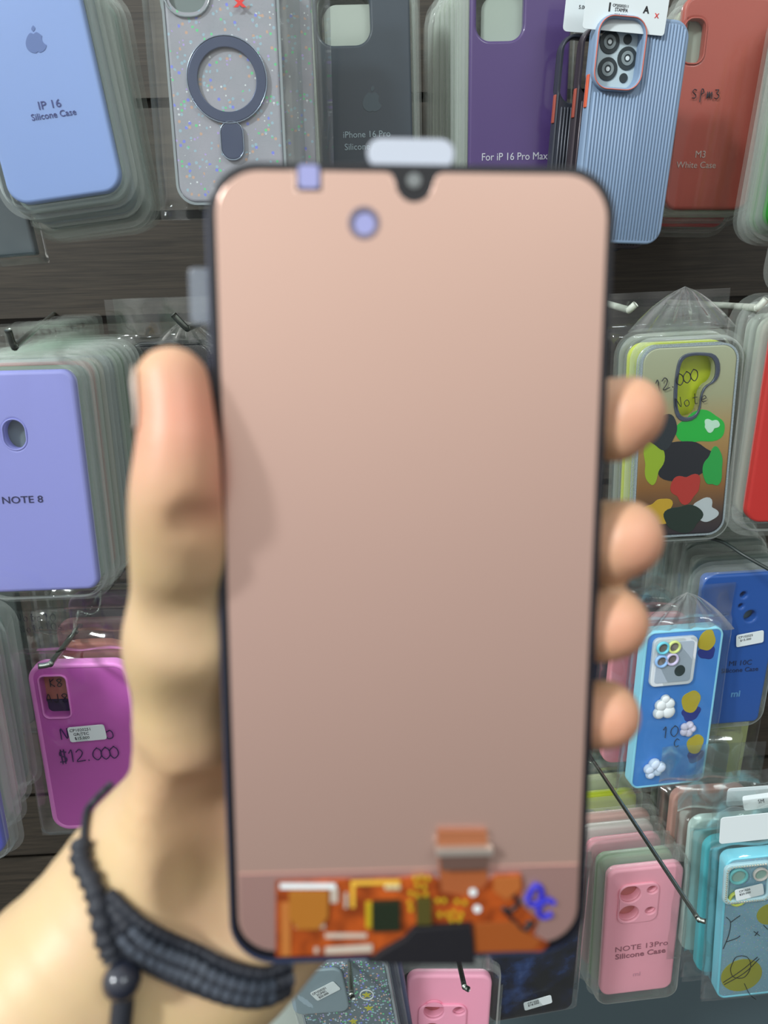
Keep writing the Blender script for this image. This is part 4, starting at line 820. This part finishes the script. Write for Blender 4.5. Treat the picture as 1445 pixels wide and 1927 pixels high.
def surface_nets(lo, hi, h):
    n = np.ceil((hi-lo)/h).astype(int)+1; ax = [lo[i]+h*np.arange(n[i]) for i in range(3)]
    def block(c0, c1):
        i0 = [int(np.clip(np.floor((c0[q]-lo[q])/h), 0, n[q])) for q in range(3)]; i1 = [int(np.clip(np.ceil((c1[q]-lo[q])/h)+1, 0, n[q])) for q in range(3)]
        sl = tuple(slice(a, b) for a, b in zip(i0, i1)); G = np.stack(np.meshgrid(*[ax[q][sl[q]] for q in range(3)], indexing='ij'), -1); return sl, G
    V_ = None
    for A_, B_, ra, rb, k, nm in CH:
        D = np.full(n, .5, dtype=np.float32)
        for a, b_, r0, r1 in zip(A_, B_, ra, rb):
            m_ = max(r0, r1)+.014; sl, G = block(np.minimum(a, b_)-m_, np.maximum(a, b_)+m_)
            if G.size == 0: continue
            ab = b_-a; tt = np.clip(((G-a)@ab)/(ab@ab+1e-12), 0, 1); d = np.linalg.norm(G-a-tt[..., None]*ab, axis=-1)-(r0+(r1-r0)*tt)
            D[sl] = np.minimum(D[sl], d)
        V_ = D if V_ is None else smin(V_, D, .005 if nm in finger_names else k)
    for c, s_, amp in dents:
        sl, G = block(c-3.5*s_, c+3.5*s_); V_[sl] += amp*np.exp(-((G-c)**2).sum(-1)/(2*s_*s_))
    ins = V_ < 0; c = sum(ins[i:n[0]-1+i, j:n[1]-1+j, k:n[2]-1+k].astype(np.int8) for i in (0, 1) for j in (0, 1) for k in (0, 1))
    act = (c > 0) & (c < 8); idx = -np.ones(act.shape, int); ids = np.argwhere(act); idx[act] = np.arange(len(ids))
    acc = np.zeros((len(ids), 3)); cnt = np.zeros(len(ids)); cor = [(i, j, k) for i in (0, 1) for j in (0, 1) for k in (0, 1)]
    for a in cor:
        for b_ in cor:
            if sum(b_)-sum(a) == 1 and all(q >= p for p, q in zip(a, b_)):
                va = V_[tuple((ids+a).T)]; vb = V_[tuple((ids+b_).T)]; mk = (va < 0) != (vb < 0)
                tt = np.where(mk, va/np.where(va == vb, 1, va-vb), 0)[:, None]
                acc += np.where(mk[:, None], np.array(a)+tt*(np.array(b_)-np.array(a)), 0); cnt += mk
    verts = lo+h*(ids+acc/cnt[:, None]); faces = []
    for d in range(3):
        e = [0, 0, 0]; e[d] = 1; s0 = tuple(slice(1, n[i]-1) if i != d else slice(0, n[i]-1) for i in range(3)); s1 = tuple(slice(1, n[i]-1) if i != d else slice(1, n[i]) for i in range(3))
        A = ins[s0]; B = ins[s1]; ch = np.argwhere(A != B); fl = A[tuple(ch.T)]
        base = ch+np.array([1 if i != d else 0 for i in range(3)]); u_, v_ = [(1, 2), (2, 0), (0, 1)][d]
        du = np.zeros(3, int); du[u_] = 1; dv = np.zeros(3, int); dv[v_] = 1
        q = np.stack([idx[tuple((base-du-dv).T)], idx[tuple((base-dv).T)], idx[tuple(base.T)], idx[tuple((base-du).T)]], 1)
        q[~fl] = q[~fl][:, ::-1]; faces.append(q)
    return verts, np.concatenate(faces)
allp = np.concatenate([c[0] for c in CH]+[c[1] for c in CH])
lo = np.maximum(allp.min(0)-.035, [-.12, -.2, -.19]); hi = allp.max(0)+.032
hv, hf = surface_nets(lo, hi, .0013)
m, t, b = newmat('skin'); N = t.nodes.new; L = t.links.new
tcn = N('ShaderNodeTexCoord'); no = N('ShaderNodeTexNoise'); no.inputs['Scale'].default_value = 42; no.inputs['Detail'].default_value = 3; L(tcn.outputs['Object'], no.inputs['Vector'])
rp = N('ShaderNodeValToRGB'); rp.color_ramp.elements[0].position = .38; rp.color_ramp.elements[1].position = .66
rp.color_ramp.elements[0].color = (*lin((194, 168, 126)), 1); rp.color_ramp.elements[1].color = (*lin((198, 166, 132)), 1); L(no.outputs[0], rp.inputs[0])
at_ = N('ShaderNodeAttribute'); at_.attribute_name = 'flush'; mx = N('ShaderNodeMix'); mx.data_type = 'RGBA'; L(at_.outputs['Fac'], mx.inputs[0]); L(rp.outputs[0], mx.inputs[6]); mx.inputs[7].default_value = (*lin((206, 132, 112)), 1)
L(mx.outputs[2], b.inputs['Base Color']); b.inputs['Roughness'].default_value = .48
b.inputs['Subsurface Weight'].default_value = .25; b.inputs['Subsurface Radius'].default_value = (.006, .0025, .0012); b.inputs['Subsurface Scale'].default_value = .5
n3 = N('ShaderNodeTexNoise'); n3.inputs['Scale'].default_value = 700; L(tcn.outputs['Object'], n3.inputs['Vector']); bp = N('ShaderNodeBump'); bp.inputs['Strength'].default_value = .15; bp.inputs['Distance'].default_value = .0004; L(n3.outputs[0], bp.inputs['Height']); L(bp.outputs[0], b.inputs['Normal'])
SKIN = m
hw_ = (np.array(LM.to_3x3()) @ hv.T).T+np.array(LM.translation)
PR = empty('person', tuple(hp_w := (LM @ Vector(hp(355, 1700, -30)))), (0, 0, 0), 'left hand and forearm with bracelets at the wrist, gripping the phone screen', 'person')
me = bpy.data.meshes.new('hand'); me.from_pydata((hw_-np.array(PR.location)).tolist(), [], hf.tolist()); me.update()
# blood-flushed thumb and fingertips, and one redder spot in the palm: each skin vertex keeps how near it is to one of these
fl = np.zeros(len(hv))
for c, s, a in [(hp(350, 800, 5), .009, .9), (hp(395, 900, 4), .008, .8)]+[(hp(x, y, -6), .0065, .75) for x, y in ((1195, 790), (1190, 1025), (1165, 1185), (1150, 1360))]+[(hp(420, 1560, -8), .012, .5)]:
    fl = np.maximum(fl, a*np.exp(-((hv-c)**2).sum(-1)/(2*s*s)))
at2 = me.attributes.new('flush', 'FLOAT', 'POINT'); at2.data.foreach_set('value', fl.astype(np.float32))
ho = link('hand_and_forearm', me, SKIN, PR)
# thumb nail, on the outer side of the thumb tip
c0, c1 = hp(318, 708, 1.2), hp(330, 800, 3.0); ax_ = c1-c0; axn = ax_/np.linalg.norm(ax_)
side = np.array((-.93, -.12, .0)); side = side-axn*(side@axn); side /= np.linalg.norm(side); oth = np.cross(axn, side)
def to_skin(p, off):
    for _ in range(3):
        s_ = float(sdf(p[None])[0]); g = np.array([float(sdf((p+e)[None])[0])-s_ for e in np.eye(3)*1e-4]); g /= np.linalg.norm(g); p = p-g*(s_-off)
    return p
vs, fs = [], []; NI_, NJ = 12, 14
for lay in (0, 1):
    for j in range(NJ+1):
        tt = j/NJ*.0125; wv = math.sin(min(1, (j+1.2)/4)*math.pi/2)
        for i in range(NI_+1):
            a = (i/NI_-.5)*1.35*wv; rad = .0079+.0004*math.sin(j/NJ*math.pi)-lay*.0006+j*.00002
            p = c0+axn*(tt-.003)+(side*math.cos(a)+oth*math.sin(a))*rad; vs.append(tuple(to_skin(p, .0005-lay*.0007+.0004*(j == 0))))
b1 = (NI_+1)*(NJ+1)
for j in range(NJ):
    for i in range(NI_):
        a = j*(NI_+1)+i; fs += [(a, a+1, a+NI_+2, a+NI_+1), (b1+a, b1+a+NI_+1, b1+a+NI_+2, b1+a+1)]
nm_ = mesh('thumbnail', [LM @ Vector(v)-PR.location for v in vs], fs, solid((226, 204, 186), .25, 0, .4), PR); nm_['label'] = 'pale thumb nail'

# ------------------------------------------------------------------ bracelets follow the skin
Li = np.array(LMi.to_3x3()); Lt = np.array(LMi.translation)
def on_skin(px, py, off=.0012):
    d = Li @ ray(px, py); d /= np.linalg.norm(d); o = Lt; tt = .06; best = (9, tt)
    for _ in range(160):
        s = float(sdf((o+d*tt)[None])[0])
        if s < best[0]: best = (s, tt)
        if s < off: break
        tt += max(s-off, .0003)*.8
        if tt > .5: break
    p = o+d*best[1]; s = best[0]
    g = np.array([float(sdf((p+e)[None])[0])-s for e in np.eye(3)*1e-4]); g /= np.linalg.norm(g)
    if s > off: p = p-g*(s-off)
    return LM @ Vector(p), (LM.to_3x3() @ Vector(g)).normalized()
CORD = solid((26, 30, 40), .6, 0, 0, .6, 1500); BEAD = solid((30, 34, 46), .22, 0, .4); BEADC = solid((84, 92, 104), .12, .4, .8)
def strip(pts, off=.0012, k=5):
    sp_ = smooth_path([Vector((x, y, 0)) for x, y in pts], k); return [on_skin(p.x, p.y, off) for p in sp_]
BR = empty('beaded_bracelet', on_skin(350, 1810)[0], (0, 0, 0), 'black braided bracelet with small faceted beads around the wrist', 'bracelet')
s1 = strip([(200, 1690), (232, 1735), (262, 1770), (310, 1797), (350, 1815), (400, 1838), (450, 1855), (500, 1858), (545, 1838)], .0014, 8)
def widths(i, n): f = i/(n-1); return .0012+.0022*min(1, f*4)
n_ = len(s1); P0 = [p for p, g in s1]; loc = BR.location
for kx, nmx in ((-1, 'cord_edge'), (1, 'cord_edge'), (0, 'cord_core')):
    P = []
    for i, (p, g) in enumerate(s1):
        tg = (P0[min(i+1, n_-1)]-P0[max(i-1, 0)]).normalized(); sd = tg.cross(g).normalized()
        P.append(p+sd*kx*widths(i, n_)*1.0+g*.0002*math.sin(i*2.2+kx)-loc)
    tube(nmx, P, [.0014 if kx else .0012+.0010*min(1, i/10) for i in range(n_)], CORD, BR, 8)
bb = bmesh.new(); bmesh.ops.create_cube(bb, size=.0022); bmesh.ops.bevel(bb, geom=bb.edges[:]+bb.verts[:], offset=.0004, segments=2, affect='EDGES'); bme = bpy.data.meshes.new('bead'); bb.to_mesh(bme); bb.free(); bme.materials.append(BEADC)
for i in range(12, n_-6, 3):
    p, g = s1[i]; tg = (P0[i+1]-P0[i-1]).normalized(); sd = tg.cross(g).normalized()
    for s in (-1, 1):
        o = bpy.data.objects.new('bead', bme); C.objects.link(o); o.parent = BR; o.matrix_local = Matrix.Translation(p+sd*s*.0013+g*.0014-loc) @ Matrix((tg, sd, g)).transposed().to_4x4()
# back of the bracelet, closing behind the wrist
pa, pb = s1[0][0], s1[-1][0]; wc = LM @ Vector(hp(370, 1740, -30)); bk = (LM.to_3x3() @ Vector((0, 1, 0))).normalized()
BC = empty('cord_bracelet', on_skin(200, 1690)[0], (0, 0, 0), 'thin black cord bracelet with a round black bead and hanging ends', 'bracelet')
s2 = [p-BC.location+g*.0002 for p, g in strip([(205, 1470), (185, 1480), (168, 1515), (160, 1560), (160, 1590)], .0009, 6)]
tube('thin_cord', s2, .0009, CORD, BC, 7)
s3 = [p-BC.location+g*.0010 for p, g in strip([(160, 1588), (160, 1625), (180, 1665), (192, 1710), (203, 1765), (215, 1800)], .0012, 6)]
tube('braided_cord', s3, [.0022+.0004*math.sin(i*1.9) for i in range(len(s3))], CORD, BC, 8)
p, g = on_skin(231, 1834, .002)
bm = bmesh.new(); bmesh.ops.create_uvsphere(bm, u_segments=24, v_segments=16, radius=.0040, matrix=Matrix.Translation(p+g*.0020-BC.location)); me = bpy.data.meshes.new('round_bead'); bm.to_mesh(me); bm.free(); link('round_bead', me, BEAD, BC)
s4 = [q-BC.location+g*.001 for q, g in strip([(232, 1850), (230, 1890), (226, 1930), (224, 1965)], .0012, 5)]
tube('hanging_end', s4, .0024, CORD, BC, 8)
s5 = [q-BC.location+g*.0008 for q, g in strip([(212, 1790), (235, 1800), (240, 1760), (215, 1710), (200, 1690)], .0010, 5)]
tube('loop_cord', s5, .0010, CORD, BC, 7)
